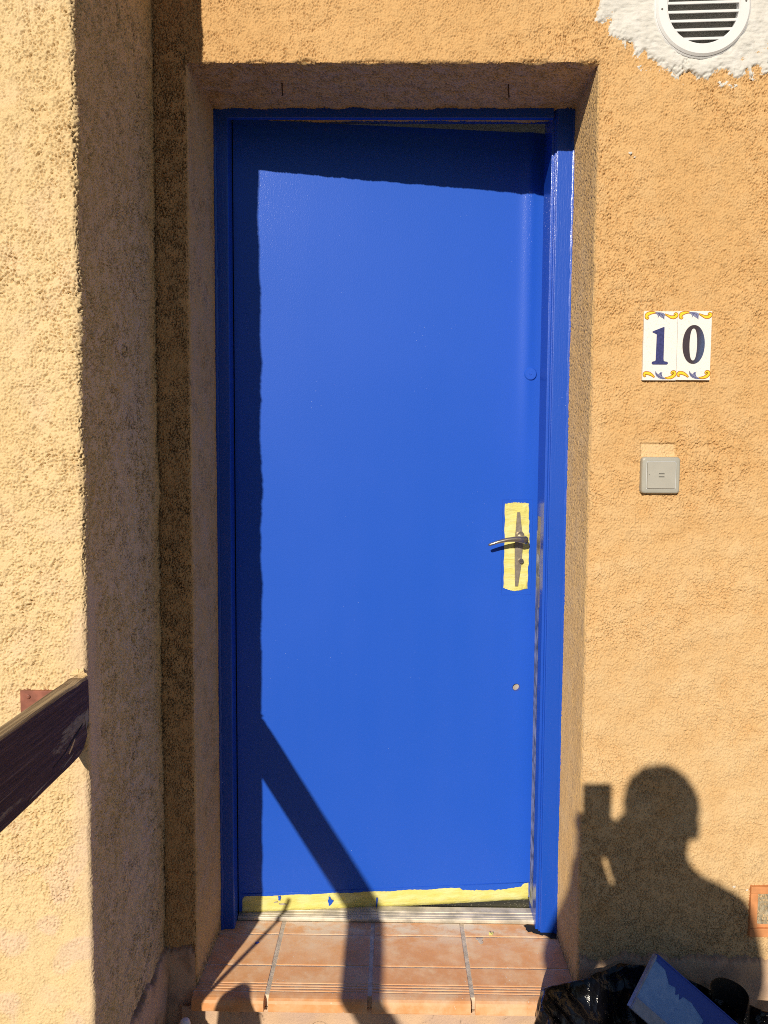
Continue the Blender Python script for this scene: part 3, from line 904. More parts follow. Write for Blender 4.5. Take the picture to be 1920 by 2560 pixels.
# handle with its plate, half freed from the tape
hs = tag(empty('tape_dummy'), None); bpy.data.objects.remove(hs)
tape_pts = rough_poly([(.7195, .899), (.7195, 1.130), (.745, 1.1335), (.785, 1.131), (.789, 1.02), (.786, .897), (.750, .890)], .0011, 21, 16)
def relief_sheet(name, pts, base, m, parent, seed, amp=.0012):
    """tape sheet: fan grid inside the outline with wrinkles"""
    xs = [p[0] for p in pts]; zs2 = [p[1] for p in pts]
    f1 = np.array([samp(FLOW, np.array(x * 1.9 + seed), np.array(z * .6)) for x, z in pts])
    bm = bmesh.new()
    f = bm.faces.new([bm.verts.new((u, 0, z)) for u, z in pts]); f.normal_update()
    bmesh.ops.triangulate(bm, faces=[f])
    for _ in range(2): bmesh.ops.subdivide_edges(bm, edges=[e for e in bm.edges if e.calc_length() > .006], cuts=2)
    bmesh.ops.triangulate(bm, faces=bm.faces[:])
    for v in bm.verts:
        u, z = v.co.x, v.co.z
        w = float(samp(F14, np.array(u * 1.6 + seed), np.array(z * .35))) * .5 + float(samp(FLOW, np.array(u + seed), np.array(z * .5))) * .5
        v.co.y = -base - door_bulge(u, z) - amp * max(-.8, w) * (0.2 if v.is_boundary else 1.0) - amp * .5
    return frombm(name, bm, m, parent, True)
relief_sheet('handle_tape', tape_pts, .0012, M['tape'], door, .4)
# rectangle of paint left by an earlier, wider mask
rect = [(.7132, .8805), (.7955, .8805), (.7965, 1.1408), (.7128, 1.1408)]
V, F = [], []
for i in range(4):
    a, b = rect[i], rect[(i + 1) % 4]
    v, f = tube([(a[0], -.0005 - door_bulge(*a), a[1]), (b[0], -.0005 - door_bulge(*b), b[1])], .0008, 6)
    F += [tuple(x + len(V) for x in q) for q in f]; V += v
pymesh('paint_outline', V, F, M['door_blue'], door)
plate = poly_sheet('backplate', [(.7505, .905), (.7585, .905), (.7655, .96), (.7700, 1.02), (.7715, 1.043), (.766, 1.06), (.7605, 1.107), (.7525, 1.107), (.7505, 1.07), (.7475, 1.035), (.7485, .97)], .0030, .0034, M['steel'], door)
V, F = tube([(.7645, -.012, .9746), (.7645, -.004, .9746)], [.0068, .0072], 20); pc = pymesh('lock_cylinder', V, F, M['nickel'], door)
box('key_slot', .7600, .7690, -.0126, -.0118, .9737, .9757, M['dark'], pc)
V, F = tube([(.7610, -.0155, 1.0450), (.7610, -.004, 1.0450)], [.0098, .0108], 20); pymesh('rosette', V, F, M['nickel'], door)
lev = [(.7655, -.006, 1.0365), (.7670, -.030, 1.0360), (.7660, -.043, 1.0350), (.7560, -.049, 1.0365), (.738, -.050, 1.0388), (.715, -.050, 1.0368), (.69, -.049, 1.0310), (.668, -.0475, 1.0235), (.6645, -.047, 1.0222)]
V, F = tube(lev, [(.0085, .0085), (.0088, .0090), (.0085, .0105), (.0070, .0095), (.0062, .0075), (.0058, .0058), (.0052, .0046), (.0044, .0040), (.0022, .0022)], 14)
pymesh('lever', V, F, M['nickel'], door, True)

# ------------------------------------------------------------------ nails in the soffit
for k, (x, y) in enumerate(((-.2589, .090), (.2599, .099))):
    nl = [(x, y, ZT + .01), (x + .001, y, ZT - .016), (x + .002, y - .002, ZT - .026), (x + .001, y - .006, ZT - .029)]
    V, F = tube(nl, [.0017, .0016, .0015, .0012], 8)
    o = pymesh('nail', V, F, M['rust'], None, True)
    tag(o, ('rusty bent nail in the soffit above the hinge side of the door', 'rusty bent nail in the soffit above the handle side of the door')[k], 'nail', 'nails in the soffit')

# ------------------------------------------------------------------ round air vent
vent = tag(empty('air_vent', (VC.x, -.002, VC.z)), 'round white plastic louvred air vent in the white plaster patch', 'air vent')
vent.rotation_euler = (0, RAD(-1.6), 0)
ring_mesh('rim', .1005, .0765, -.0125, .004, M['plastic_white'], vent, 72)
ring_mesh('flange', .1035, .0990, -.0065, .004, M['plastic_white'], vent, 72, .001)
ring_mesh('throat', .0785, .0755, -.011, .030, M['plastic_white'], vent, 64, .0005)
V = [(0, .0045, 0)]; F = []
for i in range(48): V.append((.077 * math.cos(2 * math.pi * i / 48), .0045, .077 * math.sin(2 * math.pi * i / 48)))
for i in range(48): F.append((0, 1 + (i + 1) % 48, 1 + i))
pymesh('fly_screen', V, F, M['screen'], vent)
zs0 = -.0645
for k in range(8):
    z = zs0 + k * .01845
    hw = math.sqrt(max(.0765 ** 2 - z ** 2, 0)) + .001
    extrude('louvre', [(-.0105, z - .0030), (-.0100, z + .0022), (.0040, z + .0055), (.0040, z + .0035), (-.0085, z - .0032)], -hw, hw, 'x', M['plastic_white'], vent)
for sx_, sz_ in ((-.0885, -.004), (.089, .008)):
    V, F = tube([(sx_, -.0131, sz_), (sx_, -.011, sz_)], .0022, 10); pymesh('screw_hole', V, F, M['print_dark'], vent)

# ------------------------------------------------------------------ number tiles
def flat(name, pts, y, m, parent, hole=None):
    bm = bmesh.new()
    vs1 = [bm.verts.new((x, y, z)) for x, z in pts]
    if hole is None:
        f = bm.faces.new(vs1); f.normal_update(); bmesh.ops.triangulate(bm, faces=[f])
    else:
        vs2 = [bm.verts.new((x, y, z)) for x, z in hole]; n_ = len(pts)
        for i in range(n_): bm.faces.new((vs1[i], vs1[(i + 1) % n_], vs2[(i + 1) % n_], vs2[i]))
    for f in bm.faces: 
        f.normal_update()
        if f.normal.y > 0: f.normal_flip()
    me = bpy.data.meshes.new(name); bm.to_mesh(me); bm.free()
    return link(name, me, m, parent)

def ribbon(name, path, wid, y, m, parent):
    n_ = len(path); L = []; Rr = []
    for i in range(n_):
        a = Vector(path[max(i - 1, 0)]); b = Vector(path[min(i + 1, n_ - 1)]); t_ = (b - a).normalized()
        nn = Vector((-t_.y, t_.x)); p = Vector(path[i]); w = wid[i] / 2
        L.append(p + nn * w); Rr.append(p - nn * w)
    V = [(p.x, y, p.y) for p in L] + [(p.x, y, p.y) for p in Rr]
    F = [(i, i + 1, n_ + i + 1, n_ + i) for i in range(n_ - 1)]
    o = pymesh(name, V, F, m, parent)
    for p in o.data.polygons: pass
    return o

# outlines in hundredths of a tile: x 0..100 across, y 0..204 down
def curve(keys, n_=40):
    """catmull-rom through keys (x,y,w)"""
    K = [Vector(k) for k in keys]; out = []
    for i in range(len(K) - 1):
        p0, p1, p2, p3 = K[max(i - 1, 0)], K[i], K[i + 1], K[min(i + 2, len(K) - 1)]
        for s in range(8):
            t = s / 8
            out.append(.5 * ((2 * p1) + (p2 - p0) * t + (2 * p0 - 5 * p1 + 4 * p2 - p3) * t * t + (3 * p1 - p0 - 3 * p2 + p3) * t ** 3))
    out.append(K[-1]); return out

def scroll(keys, parent, S, nm='scroll_ornament'):
    c_ = curve(keys)
    pth = [S(p.x, p.y) for p in c_]; k = S.k
    ribbon(nm, pth, [(p.z + 4.2) * k for p in c_], -.00745, M['ink_brown'], parent)
    ribbon(nm, pth, [max(p.z, .4) * k for p in c_], -.00765, M['ink_yellow'], parent)

class Map:
    def __init__(s, w): s.k = w / 100; s.w = w
    def __call__(s, x, y): return ((x - 50) * s.k, (102 - y) * s.k)

def number_tile(xc, zc, digit, label):
    w = .0738; S = Map(w)
    o = tag(empty('number_tile', (xc, -.0015, zc)), label, 'tile', 'house number tiles')
    box('tile_body', -w / 2, w / 2, -.0070, .004, -.0750, .0750, M['glaze_white'], o, bevel=.0008)
    # upper scroll: left curl, sweeping under the leaf to the right curl
    scroll([(11, 17.5, 1.0), (12, 20, 2.0), (9.5, 21.5, 3.5), (6.5, 18, 6), (9, 10, 8), (19, 5.5, 6), (30, 4.5, 2.5), (36, 6, .6)], o, S)
    scroll([(61, 9, .6), (70, 13, 3), (80, 17.5, 6), (90, 17, 7.5), (96.5, 12, 5.5), (94, 7, 4), (90, 8.5, 2.5), (91, 11.5, 1.5), (93, 10.5, .8)], o, S)
    lf = [(30, 5), (37, 3.5), (46, 3.5), (55, 5), (62, 9.5), (60, 14), (59.5, 25), (55, 20.5), (48, 17), (45, 13.5), (42.5, 17), (39, 21), (41, 15), (38, 10)]
    flat('leaf_ornament', [S(*p) for p in lf], -.00785, M['ink_slate'], o)
    ribbon('leaf_vein', [S(*p) for p in ((34, 4.5), (44, 6.5), (53, 11), (59.5, 24))], [.0006, .0010, .0012, .0006], -.00795, M['ink_navy'], o)
    ribbon('leaf_vein', [S(*p) for p in ((40, 6), (45, 10), (45.5, 13.5))], [.0006, .0012, .0004], -.00797, M['ink_navy'], o)
    # lower scroll
    scroll([(9.5, 189, 1.0), (7, 192, 2), (4.5, 188, 4), (8, 182.5, 6.5), (19, 183.5, 7), (29, 189, 4), (36, 195, .6)], o, S)
    scroll([(66, 196.5, .6), (77, 196.5, 4), (88, 193, 7), (95.5, 186, 6.5), (95, 179, 5), (89, 178, 3.5), (86, 182, 2), (89, 184, 1.2), (91, 182.5, .8)], o, S)
    lf = [(38, 176), (42, 182), (47, 186), (52, 180), (59, 179.5), (58, 182), (57, 187), (60, 193), (70, 199.5), (60, 200.5), (48, 197), (41, 191), (37.5, 184)]
    flat('leaf_ornament', [S(*p) for p in lf], -.00785, M['ink_slate'], o)
    ribbon('leaf_vein', [S(*p) for p in ((38, 177), (41, 186), (48, 192), (58, 197), (69, 200))], [.0006, .0011, .0013, .0012, .0005], -.00795, M['ink_navy'], o)
    ribbon('leaf_vein', [S(*p) for p in ((52, 181), (55, 187), (58, 193))], [.0006, .0016, .0004], -.00797, M['ink_navy'], o)
    if digit == 1:
        P = [(27, 59), (25.5, 60.5), (26, 62.5), (38, 67.5), (38.5, 70), (38, 110), (37.5, 144), (35, 147), (29, 148), (26.5, 150), (25.8, 153), (27, 156), (30, 157),
             (70, 157), (73, 156), (74.5, 153), (73.5, 150), (71, 148.5), (64, 147.5), (61.5, 145), (61, 140), (61, 48), (60.3, 46.5), (58.5, 46.5), (32, 57)]
        flat('numeral', [S(*p) for p in P], -.00790, M['ink_navy'], o)
    else:
        n_ = 64; out = []; inn = []
        for i in range(n_):
            a = 2 * math.pi * i / n_
            out.append(S(48 + 33 * math.copysign(abs(math.cos(a)) ** .94, math.cos(a)), 98.5 - 57 * math.copysign(abs(math.sin(a)) ** .97, math.sin(a))))
            inn.append(S(47 + 11.2 * math.copysign(abs(math.cos(a)) ** .8, math.cos(a)), 98.5 - 47 * math.copysign(abs(math.sin(a)) ** 1.0, math.sin(a))))
        flat('numeral', out, -.00790, M['ink_zero'], o, inn)
    return o
number_tile(.5876, 1.4998, 1, 'white crackle-glazed ceramic tile with blue numeral 1')
number_tile(.6620, 1.5006, 0, 'white crackle-glazed ceramic tile with dark numeral 0')

# ------------------------------------------------------------------ bell switch
sw = tag(empty('bell_switch', (.5965, 0, 1.2155)), 'square grey plastic bell switch on the wall under the number tiles', 'switch')
def rrect(w, h, r, n_=6):
    out = []
    for cx, cz, a0 in ((w / 2 - r, h / 2 - r, 0), (-w / 2 + r, h / 2 - r, 90), (-w / 2 + r, -h / 2 + r, 180), (w / 2 - r, -h / 2 + r, 270)):
        for k in range(n_ + 1):
            a = RAD(a0 + 90 * k / n_); out.append((cx + r * math.cos(a), cz + r * math.sin(a)))
    return out
def loft(name, rings, m, parent, cap=True):
    V = []; F = []; n_ = len(rings[0][0])
    for pts, y in rings: V += [(x, y, z) for x, z in pts]
    for k in range(len(rings) - 1):
        for i in range(n_):
            j = (i + 1) % n_; F.append((k * n_ + i, k * n_ + j, (k + 1) * n_ + j, (k + 1) * n_ + i))
    if cap: F.append(tuple(range((len(rings) - 1) * n_, len(rings) * n_)))
    o = pymesh(name, V, F, m, parent)
    bm = bmesh.new(); bm.from_mesh(o.data); bmesh.ops.recalc_face_normals(bm, faces=bm.faces[:]); bm.to_mesh(o.data); bm.free()
    return o
W_, H_ = .0855, .0815
loft('frame', [(rrect(W_, H_, .008), .006), (rrect(W_, H_, .008), -.010), (rrect(W_ - .003, H_ - .003, .007), -.0135), (rrect(W_ - .008, H_ - .008, .006), -.0150),
               (rrect(.0668, .0632, .0045), -.0155), (rrect(.0655, .0620, .004), -.0140)], M['plastic_grey'], sw)
loft('groove_rim', [(rrect(.0655, .0620, .004), -.0130), (rrect(.0655, .0620, .004), -.0150), (rrect(.0640, .0605, .0038), -.0150), (rrect(.0640, .0605, .0038), -.0130)], M['plastic_white'], sw, False)
rk = loft('rocker', [(rrect(.0620, .0590, .003), -.0130), (rrect(.0620, .0590, .003), -.0172), (rrect(.0608, .0578, .0026), -.0180)], M['plastic_grey2'], sw)
for dz in (.0036, -.0032):
    box('mark', -.0062, .0062, -.0184, -.0178, dz - .0010, dz + .0010, M['print_dark'], rk)
V, F = tube([(-.0275, -.0184, .0015), (-.0275, -.0178, .0015)], .0009, 8); pymesh('pin_hole', V, F, M['print_dark'], rk)

# ------------------------------------------------------------------ clay-framed hatch at the right edge
ht = tag(empty('vent_hatch', (.8365, 0, .1460)), 'small terracotta framed vent with wire screen low on the wall', 'vent')
hw_, hh_ = .150, .1205
box('frame_bar', 0, hw_, -.010, .006, hh_ - .0165, hh_, M['clay'], ht, bevel=.0018)
box('frame_bar', 0, hw_, -.0102, .006, 0, .0205, M['clay'], ht, bevel=.0018)
box('frame_bar', 0, .0165, -.0098, .006, .0207, hh_ - .0167, M['clay'], ht, bevel=.0018)
box('frame_bar', hw_ - .0165, hw_, -.0098, .006, .0207, hh_ - .0167, M['clay'], ht, bevel=.0018)
box('sill', .0165, hw_ - .0165, -.0045, .006, .0205, .0285, M['clay'], ht, bevel=.001)
V = []; F = []
rr = random.Random(3)
for k in range(26):
    z = .0275 + k * .0031
    v, f = tube([(.0155 + i * .0125, -.0020 - .0016 * math.sin(i * 1.3 + k * .4), z + .0012 * math.sin(i * .9 + k * .15)) for i in range(10)], .0007, 5)
    F += [tuple(q + len(V) for q in x) for x in f]; V += v
for k in range(38):
    x = .0165 + k * .0031
    v, f = tube([(x + .0012 * math.sin(i + k * .2), -.0020 - .0016 * math.sin(k * .3 + i * .8), .0270 + i * .0128) for i in range(7)], .0007, 5)
    F += [tuple(q + len(V) for q in x) for x in f]; V += v
o = pymesh('wire_screen', V, F, M['screen_hatch'], ht); o['kind'] = 'stuff'
box('back_panel', .010, hw_ - .010, .0035, .008, .022, hh_ - .010, M['screen'], ht)

# ------------------------------------------------------------------ handrail and its plate
rail = tag(empty('handrail', (XI - .019, -PD, .80)), 'weathered dark brown wooden handrail board running out from the left wall', 'handrail')
RPAR = Matrix.Translation((-(XI - .019), PD, -.80))
def rl(o): o.matrix_parent_inverse = RPAR; return o
zt_, zb_ = .8660, .7350
RW = .028
bm = bmesh.new()
secs = [(-PD + .004, zt_ - .003, zb_ + .036), (-PD - .010, zt_ - .001, zb_ + .020), (-PD - .022, zt_, zb_ + .008), (-PD - .040, zt_, zb_ + .002), (-PD - .08, zt_, zb_)] + [(-PD - .08 - .12 * i, zt_, zb_) for i in range(1, 18)]
rows = []
r = random.Random(5)
for y, a, b in secs:
    x1 = XI + .001; x0 = x1 - RW; e = .0035; w1 = r.uniform(-.0012, .0012); w2 = r.uniform(-.0015, .0015)
    rows.append([bm.verts.new(p) for p in ((x1, y, b + e), (x1 + w1 * .5, y, (a + b) / 2), (x1, y, a - e + w1), (x1 - e, y, a + w1), (x0 + e, y, a + w2), (x0, y, a - e), (x0, y, b + e), (x0 + e, y, b), (x1 - e, y, b + w2))])
for i in range(len(rows) - 1):
    for k in range(9): bm.faces.new((rows[i][k], rows[i][(k + 1) % 9], rows[i + 1][(k + 1) % 9], rows[i + 1][k]))
bm.faces.new(rows[0]); bm.faces.new(rows[-1])
rl(frombm('board', bm, M['rail_wood'], rail))
# long drying split and flaked patches on the board
def splitter(pts, m, nm):
    V = [(XI + .0018, y, z) for y, z in pts]
    bm = bmesh.new(); f = bm.faces.new([bm.verts.new(v) for v in V]); r_ = bmesh.ops.extrude_face_region(bm, geom=[f])
    for v in [g_ for g_ in r_['geom'] if isinstance(g_, bmesh.types.BMVert)]: v.co.x -= .003
    return rl(frombm(nm, bm, m, rail))
M['bare_wood'] = m_simple('bare_grey_wood', (.27, .235, .19), .85, var=.25, scale=60, bump=.6, bs=200, bd=.001)
splitter([(-.432, .792), (-.450, .7855), (-.470, .781), (-.468, .777), (-.452, .781), (-.433, .789)], M['dark'], 'drying_split')
splitter([(-.470, .781), (-.505, .768), (-.545, .762), (-.545, .7605), (-.505, .766), (-.470, .778)], M['dark'], 'drying_split')
splitter([(-.463, .779), (-.474, .772), (-.489, .762), (-.486, .759), (-.474, .766), (-.464, .774)], M['stucco_pier'], 'split_gap')
splitter([(-.411, .812), (-.420, .806), (-.424, .798), (-.419, .786), (-.421, .775), (-.413, .783), (-.410, .795)], M['bare_wood'], 'flaked_patch')
splitter([(-.47, .755), (-.50, .751), (-.515, .746), (-.50, .748), (-.482, .7505)], M['bare_wood'], 'flaked_patch')
splitter([(-.56, .748), (-.60, .744), (-.625, .745), (-.60, .7475)], M['bare_wood'], 'flaked_patch')
# post carrying the far end
rl(box('post', XI - RW - .09, XI - RW - .002, -2.42, -2.33, GZ, .84, M['post'], rail, bevel=.004))
pl_ = rl(box('wall_plate', -.6425, -.545, -PD - .0070, -PD + .004, .74, .8425, M['plate'], rail, bevel=.0006))
for x, z in ((-.628, .832), (-.603, .8185), (-.6265, .806)):
    V, F = tube([(x, -PD - .0097, z), (x, -PD - .0085, z), (x, -PD - .006, z)], [.0018, .0036, .0040], 12)
    o = pymesh('screw_head', V, F, M['plate'], pl_)
# broken plaster edge where the board enters the wall
def crumb(pts, y, m, nm):
    V = [(x, y + rr.uniform(-.002, .001), z) for x, z in pts]
    return pp(pymesh(nm, V + [(sum(p[0] for p in pts) / len(pts), y - .006, sum(p[1] for p in pts) / len(pts))], [(i, (i + 1) % len(V), len(V)) for i in range(len(V))], m, pier))
crumb(rough_poly([(-.560, .868), (-.548, .880), (-.534, .881), (-.526, .868), (-.536, .864)], .0015, 2), -PD - .002, M['stucco_pier'], 'render_crumb')
crumb(rough_poly([(-.532, .790), (-.526, .786), (-.527, .752), (-.531, .735), (-.536, .755)], .0012, 3), -PD - .002, M['stucco_pier'], 'render_crumb')

# ------------------------------------------------------------------ rubbish bag, paint tray and band
bag = tag(empty('rubbish_bag', (.62, -.20, GZ)), 'crumpled black plastic rubbish bag in front of the plinth', 'bag')
nu_, nv_ = 160, 70
Vb = []; Fb = []
r = np.random.default_rng(5)
cre = [(r.uniform(0, 6.28), r.uniform(5, 17), r.uniform(-6, 6), r.uniform(0, 6.28)) for _ in range(9)]
# height of the rim round the mouth: angle 0 = right, 90 = back (wall), 180 = left
ka = np.radians([-180, -165, -150, -120, -90, -60, -30, 0, 30, 60, 88, 96, 108, 114, 126, 140, 152, 165, 180])
kz = np.array([.118, .10, .06, .03, .02, .02, .02, .03, .035, .03, .085, .104, .106, .084, .088, .096, .100, .112, .118])
for j in range(nv_):
    t = j / (nv_ - 1)
    for i in range(nu_):
        a = 2 * math.pi * i / nu_ - math.pi
        zr = float(np.interp(a, ka, kz)) - GZ
        if t < .72:
            s = t / .72; z = zr * s ** 1.0; rr_ = .82 + .30 * math.sin(min(1, s * 1.25) * math.pi / 2) - .12 * s * s
        else:
            s = (t - .72) / .28; z = zr - .22 * s; rr_ = 1.0 - .04 * math.sin(s * 3) - .62 * s ** 1.1
        f = 0
        for p0, k1, k2, p1 in cre:
            f += abs(math.sin(k1 * a * .5 + k2 * z * 3 + p0 + 1.2 * math.sin(z * 14 + p1))) - .6
        rr_ *= 1 + .013 * f * (0.4 + min(1, t * 2))
        x = .30 * rr_ * math.cos(a); y = .165 * rr_ * math.sin(a)
        if y > .155: y = .155 + (y - .155) * .25
        z2 = z + .003 * math.sin(a * 9 + 3 * t)
        Vb.append((x, y, max(z2, .002)))
for j in range(nv_ - 1):
    for i in range(nu_):
        k = (i + 1) % nu_; Fb.append((j * nu_ + i, j * nu_ + k, (j + 1) * nu_ + k, (j + 1) * nu_ + i))
Fb.append(tuple(range(nu_))[::-1]); Fb.append(tuple(range((nv_ - 1) * nu_, nv_ * nu_)))
pymesh('bag_skin', Vb, Fb, M['bag'], bag, True)

tray = tag(empty('paint_tray', (0, 0, 0)), 'roller paint tray with drying blue paint tilted on the black bag', 'paint tray')
A = Vector((.5833, -.120, .1743)); B = Vector((.520, -.165, .112)); C = Vector((.728, -.140, .055))
ex = (C - A); ey = (B - A); LX, LY = ex.length, ey.length
ex.normalize(); ez = ex.cross(ey).normalized(); ey = ez.cross(ex)
if ez.y > 0: ez = -ez
LX = .30
tray.matrix_world = Matrix.Translation(A) @ Matrix((ex, ey, ez)).transposed().to_4x4()
def tr_sheet(nm, pts, z, th_, m):
    bm = bmesh.new(); f = bm.faces.new([bm.verts.new((x, y, z)) for x, y in pts]); f.normal_update()
    r_ = bmesh.ops.extrude_face_region(bm, geom=[f])
    for v in [g_ for g_ in r_['geom'] if isinstance(g_, bmesh.types.BMVert)]: v.co.z -= th_
    bm.normal_update(); bmesh.ops.triangulate(bm, faces=[q for q in bm.faces if len(q.verts) > 4])
    return frombm(nm, bm, m, tray)
tr_sheet('pan', [(0, 0), (LX, 0), (LX, LY), (0, LY)], 0, .0025, M['tray'])
box('rim', -.002, LX, LY - .004, LY + .022, -.004, .006, M['tray_clear'], tray, bevel=.002)
box('rim', -.004, .0, 0, LY + .02, -.012, .002, M['tray_clear'], tray, bevel=.001)
box('rim', 0, LX, -.003, 0, -.012, .003, M['tray_paint'], tray, bevel=.001)
tr_sheet('paint_layer', [(.000, .000), (LX, .000), (LX, .075), (.245, .070), (.235, .058), (.215, .060), (.19, .040), (.172, .040), (.165, .062), (.152, .074), (.146, .066), (.150, .040), (.11, .028), (.088, .030), (.084, .040), (.078, .030), (.072, .038), (.066, .026), (.050, .030), (.030, .012), (.004, .010)], .0012, .0010, M['tray_paint'])
tr_sheet('paint_layer', [(.10, LY - .006), (.16, LY - .008), (.17, LY - .020), (.15, LY - .016), (.14, LY - .026), (.125, LY - .014)], .0012, .0010, M['tray_paint'])

band = tag(empty('black_band', (.75, -.12, GZ)), 'curved black plastic band sticking up out of the rubbish bag', 'band')
pts = [(.705, -.115, .100), (.715, -.095, .104), (.740, -.080, .102), (.765, -.080, .096), (.785, -.092, .088), (.790, -.112, .078), (.778, -.130, .062), (.765, -.142, .040)]
c_ = curve([p for p in pts])
V = []; F = []
for i, p in enumerate(c_):
    s = i / (len(c_) - 1); w = .030 + .012 * s
    for dx in (0, .0016):
        V += [Vector((p.x - dx * .6, p.y + dx, p.z - .022 + w * .5)), Vector((p.x - dx * .6 + .004, p.y + dx, p.z - w * 1.2 - .06 * s))]
for i in range(len(c_) - 1):
    a, b = i * 4, i * 4 + 4
    F += [(a, a + 1, b + 1, b), (a + 2, b + 2, b + 3, a + 3), (a, b, b + 2, a + 2), (a + 1, a + 3, b + 3, b + 1)]
o = pymesh('strip', V, F, M['black_plastic'], band); o.matrix_parent_inverse = Matrix.Translation((-.75, .12, -GZ))

# ------------------------------------------------------------------ things beside the photographer that throw shadows on the step
V, F = tube([(-.551 + .006, -.72, .50), (-.60, -.693, .32), (-.66, -.66, .12), (-.752, -.61, GZ)], [.0055, .006, .0065, .007], 10)
tag(pymesh('garden_cane', V, F, M['cane'], None, True), 'thin cane leaning by the handrail, casting a thin shadow on the step', 'cane')
prof = [(.048, GZ), (.050, .20), (.052, .27), (.047, .315), (.036, .345), (.018, .362), (.004, .366)]
V = []; F = []; n_ = 20
for q, (rad_, z) in enumerate(prof):
    for k in range(n_):
        a = 2 * math.pi * k / n_; V.append((-.560 + rad_ * math.cos(a), -.80 + rad_ * math.sin(a), z))
for q in range(len(prof) - 1):
    for k in range(n_): F.append((q * n_ + k, q * n_ + (k + 1) % n_, (q + 1) * n_ + (k + 1) % n_, (q + 1) * n_ + k))
F.append(tuple(range((len(prof) - 1) * n_, len(prof) * n_)))
tag(pymesh('stub_post', V, F, M['post'], None, True), 'short round-topped wooden post casting a rounded shadow on the step', 'post')

bt = tag(empty('small_bottle', (-.462, -.075, GZ)), 'small bottle with white domed cap by the plinth below the step', 'bottle')
def lathe(nm, prof, m, parent, n_=20):
    V = []; F = []
    for rad_, z in prof:
        for k in range(n_):
            a = 2 * math.pi * k / n_; V.append((rad_ * math.cos(a), rad_ * math.sin(a), z))
    for q in range(len(prof) - 1):
        for k in range(n_): F.append((q * n_ + k, q * n_ + (k + 1) % n_, (q + 1) * n_ + (k + 1) % n_, (q + 1) * n_ + k))
    F.append(tuple(range(n_))[::-1]); F.append(tuple(range((len(prof) - 1) * n_, len(prof) * n_)))
    return pymesh(nm, V, F, m, parent, True)
lathe('bottle_body', [(.020, 0), (.022, .004), (.022, .105), (.016, .120), (.011, .124)], M['plastic_grey'], bt)
lathe('cap', [(.012, .122), (.0125, .124), (.0125, .146), (.0105, .1535), (.005, .157), (.001, .1575)], M['plastic_white'], bt)

# ------------------------------------------------------------------ the photographer, whose shadow lies on the wall
per = tag(empty('person', (.09, -2.10, GZ)), 'person in dark jacket holding up a phone, casting the shadow on the wall', 'person')
PY = -2.10
def P3(x, y, z): return Vector((x - .09, y + 2.10, z - GZ))
J = {}
def skin_body(name, joints, edges, sub=2):
    names = list(joints); me = bpy.data.meshes.new(name)
    me.from_pydata([joints[k][0] for k in names], [(names.index(a), names.index(b)) for a, b in edges], [])
    o = link(name, me); o.parent = per
    o.modifiers.new('skin', 'SKIN')
    for i, k in enumerate(names):
        rr_ = joints[k][1]
        me.skin_vertices[0].data[i].radius = rr_ if isinstance(rr_, tuple) else (rr_, rr_)
        me.skin_vertices[0].data[i].use_root = (i == 0)
    s = o.modifiers.new('sub', 'SUBSURF'); s.levels = sub; s.render_levels = sub
    dg = bpy.context.evaluated_depsgraph_get()
    nm2 = bpy.data.meshes.new_from_object(o.evaluated_get(dg)); o.modifiers.clear(); o.data = nm2
    for p in nm2.polygons: p.use_smooth = True
    return o
HX = .062     # head centre line
jo = {
 'pelvis': (P3(HX + .02, PY, .70), (.165, .115)), 'waist': (P3(HX + .000, PY, .88), (.205, .118)), 'chest': (P3(HX + .000, PY + .01, 1.05), (.215, .125)),
 'collar': (P3(HX + .015, PY + .015, 1.155), (.125, .085)), 'neck': (P3(HX + .005, PY + .025, 1.225), (.072, .070)), 'jaw': (P3(HX - .004, PY + .045, 1.290), (.071, .074)),
 'skull': (P3(HX, PY + .035, 1.375), (.080, .096)), 'crown': (P3(HX, PY + .03, 1.435), (.062, .074)),
 'shR': (P3(HX + .165, PY, 1.130), .068), 'upR': (P3(HX + .198, PY - .01, 1.02), .060), 'elR': (P3(HX + .195, PY + .06, .875), .052), 'foR': (P3(HX + .060, PY + .20, 1.030), .066), 'wrR': (P3(HX + .006, PY + .318, 1.110), .046), 'paR': (P3(HX + .000, PY + .385, 1.158), (.036, .026)),
 'shL': (P3(HX - .145, PY, 1.125), .066), 'upL': (P3(HX - .178, PY + .06, 1.02), .066), 'elL': (P3(HX - .190, PY + .18, .915), .052), 'foL': (P3(HX - .086, PY + .265, 1.050), .064), 'wrL': (P3(HX - .072, PY + .365, 1.095), .042), 'paL': (P3(HX - .050, PY + .408, 1.140), (.030, .018)),
 'hipR': (P3(HX + .11, PY, .62), .090), 'knR': (P3(HX + .12, PY + .03, .25), .062), 'anR': (P3(HX + .12, PY, -.10), .042), 'toR': (P3(HX + .14, PY + .15, -.145), .034),
 'hipL': (P3(HX - .07, PY, .62), .090), 'knL': (P3(HX - .08, PY + .05, .25), .062), 'anL': (P3(HX - .08, PY + .02, -.10), .042), 'toL': (P3(HX - .10, PY + .17, -.145), .034),
}
ed = [('pelvis', 'waist'), ('waist', 'chest'), ('chest', 'collar'), ('collar', 'neck'), ('neck', 'jaw'), ('jaw', 'skull'), ('skull', 'crown'),
      ('collar', 'shR'), ('shR', 'upR'), ('upR', 'elR'), ('elR', 'foR'), ('foR', 'wrR'), ('wrR', 'paR'), ('collar', 'shL'), ('shL', 'upL'), ('upL', 'elL'), ('elL', 'foL'), ('foL', 'wrL'), ('wrL', 'paL'),
      ('pelvis', 'hipR'), ('hipR', 'knR'), ('knR', 'anR'), ('anR', 'toR'), ('pelvis', 'hipL'), ('hipL', 'knL'), ('knL', 'anL'), ('anL', 'toL')]
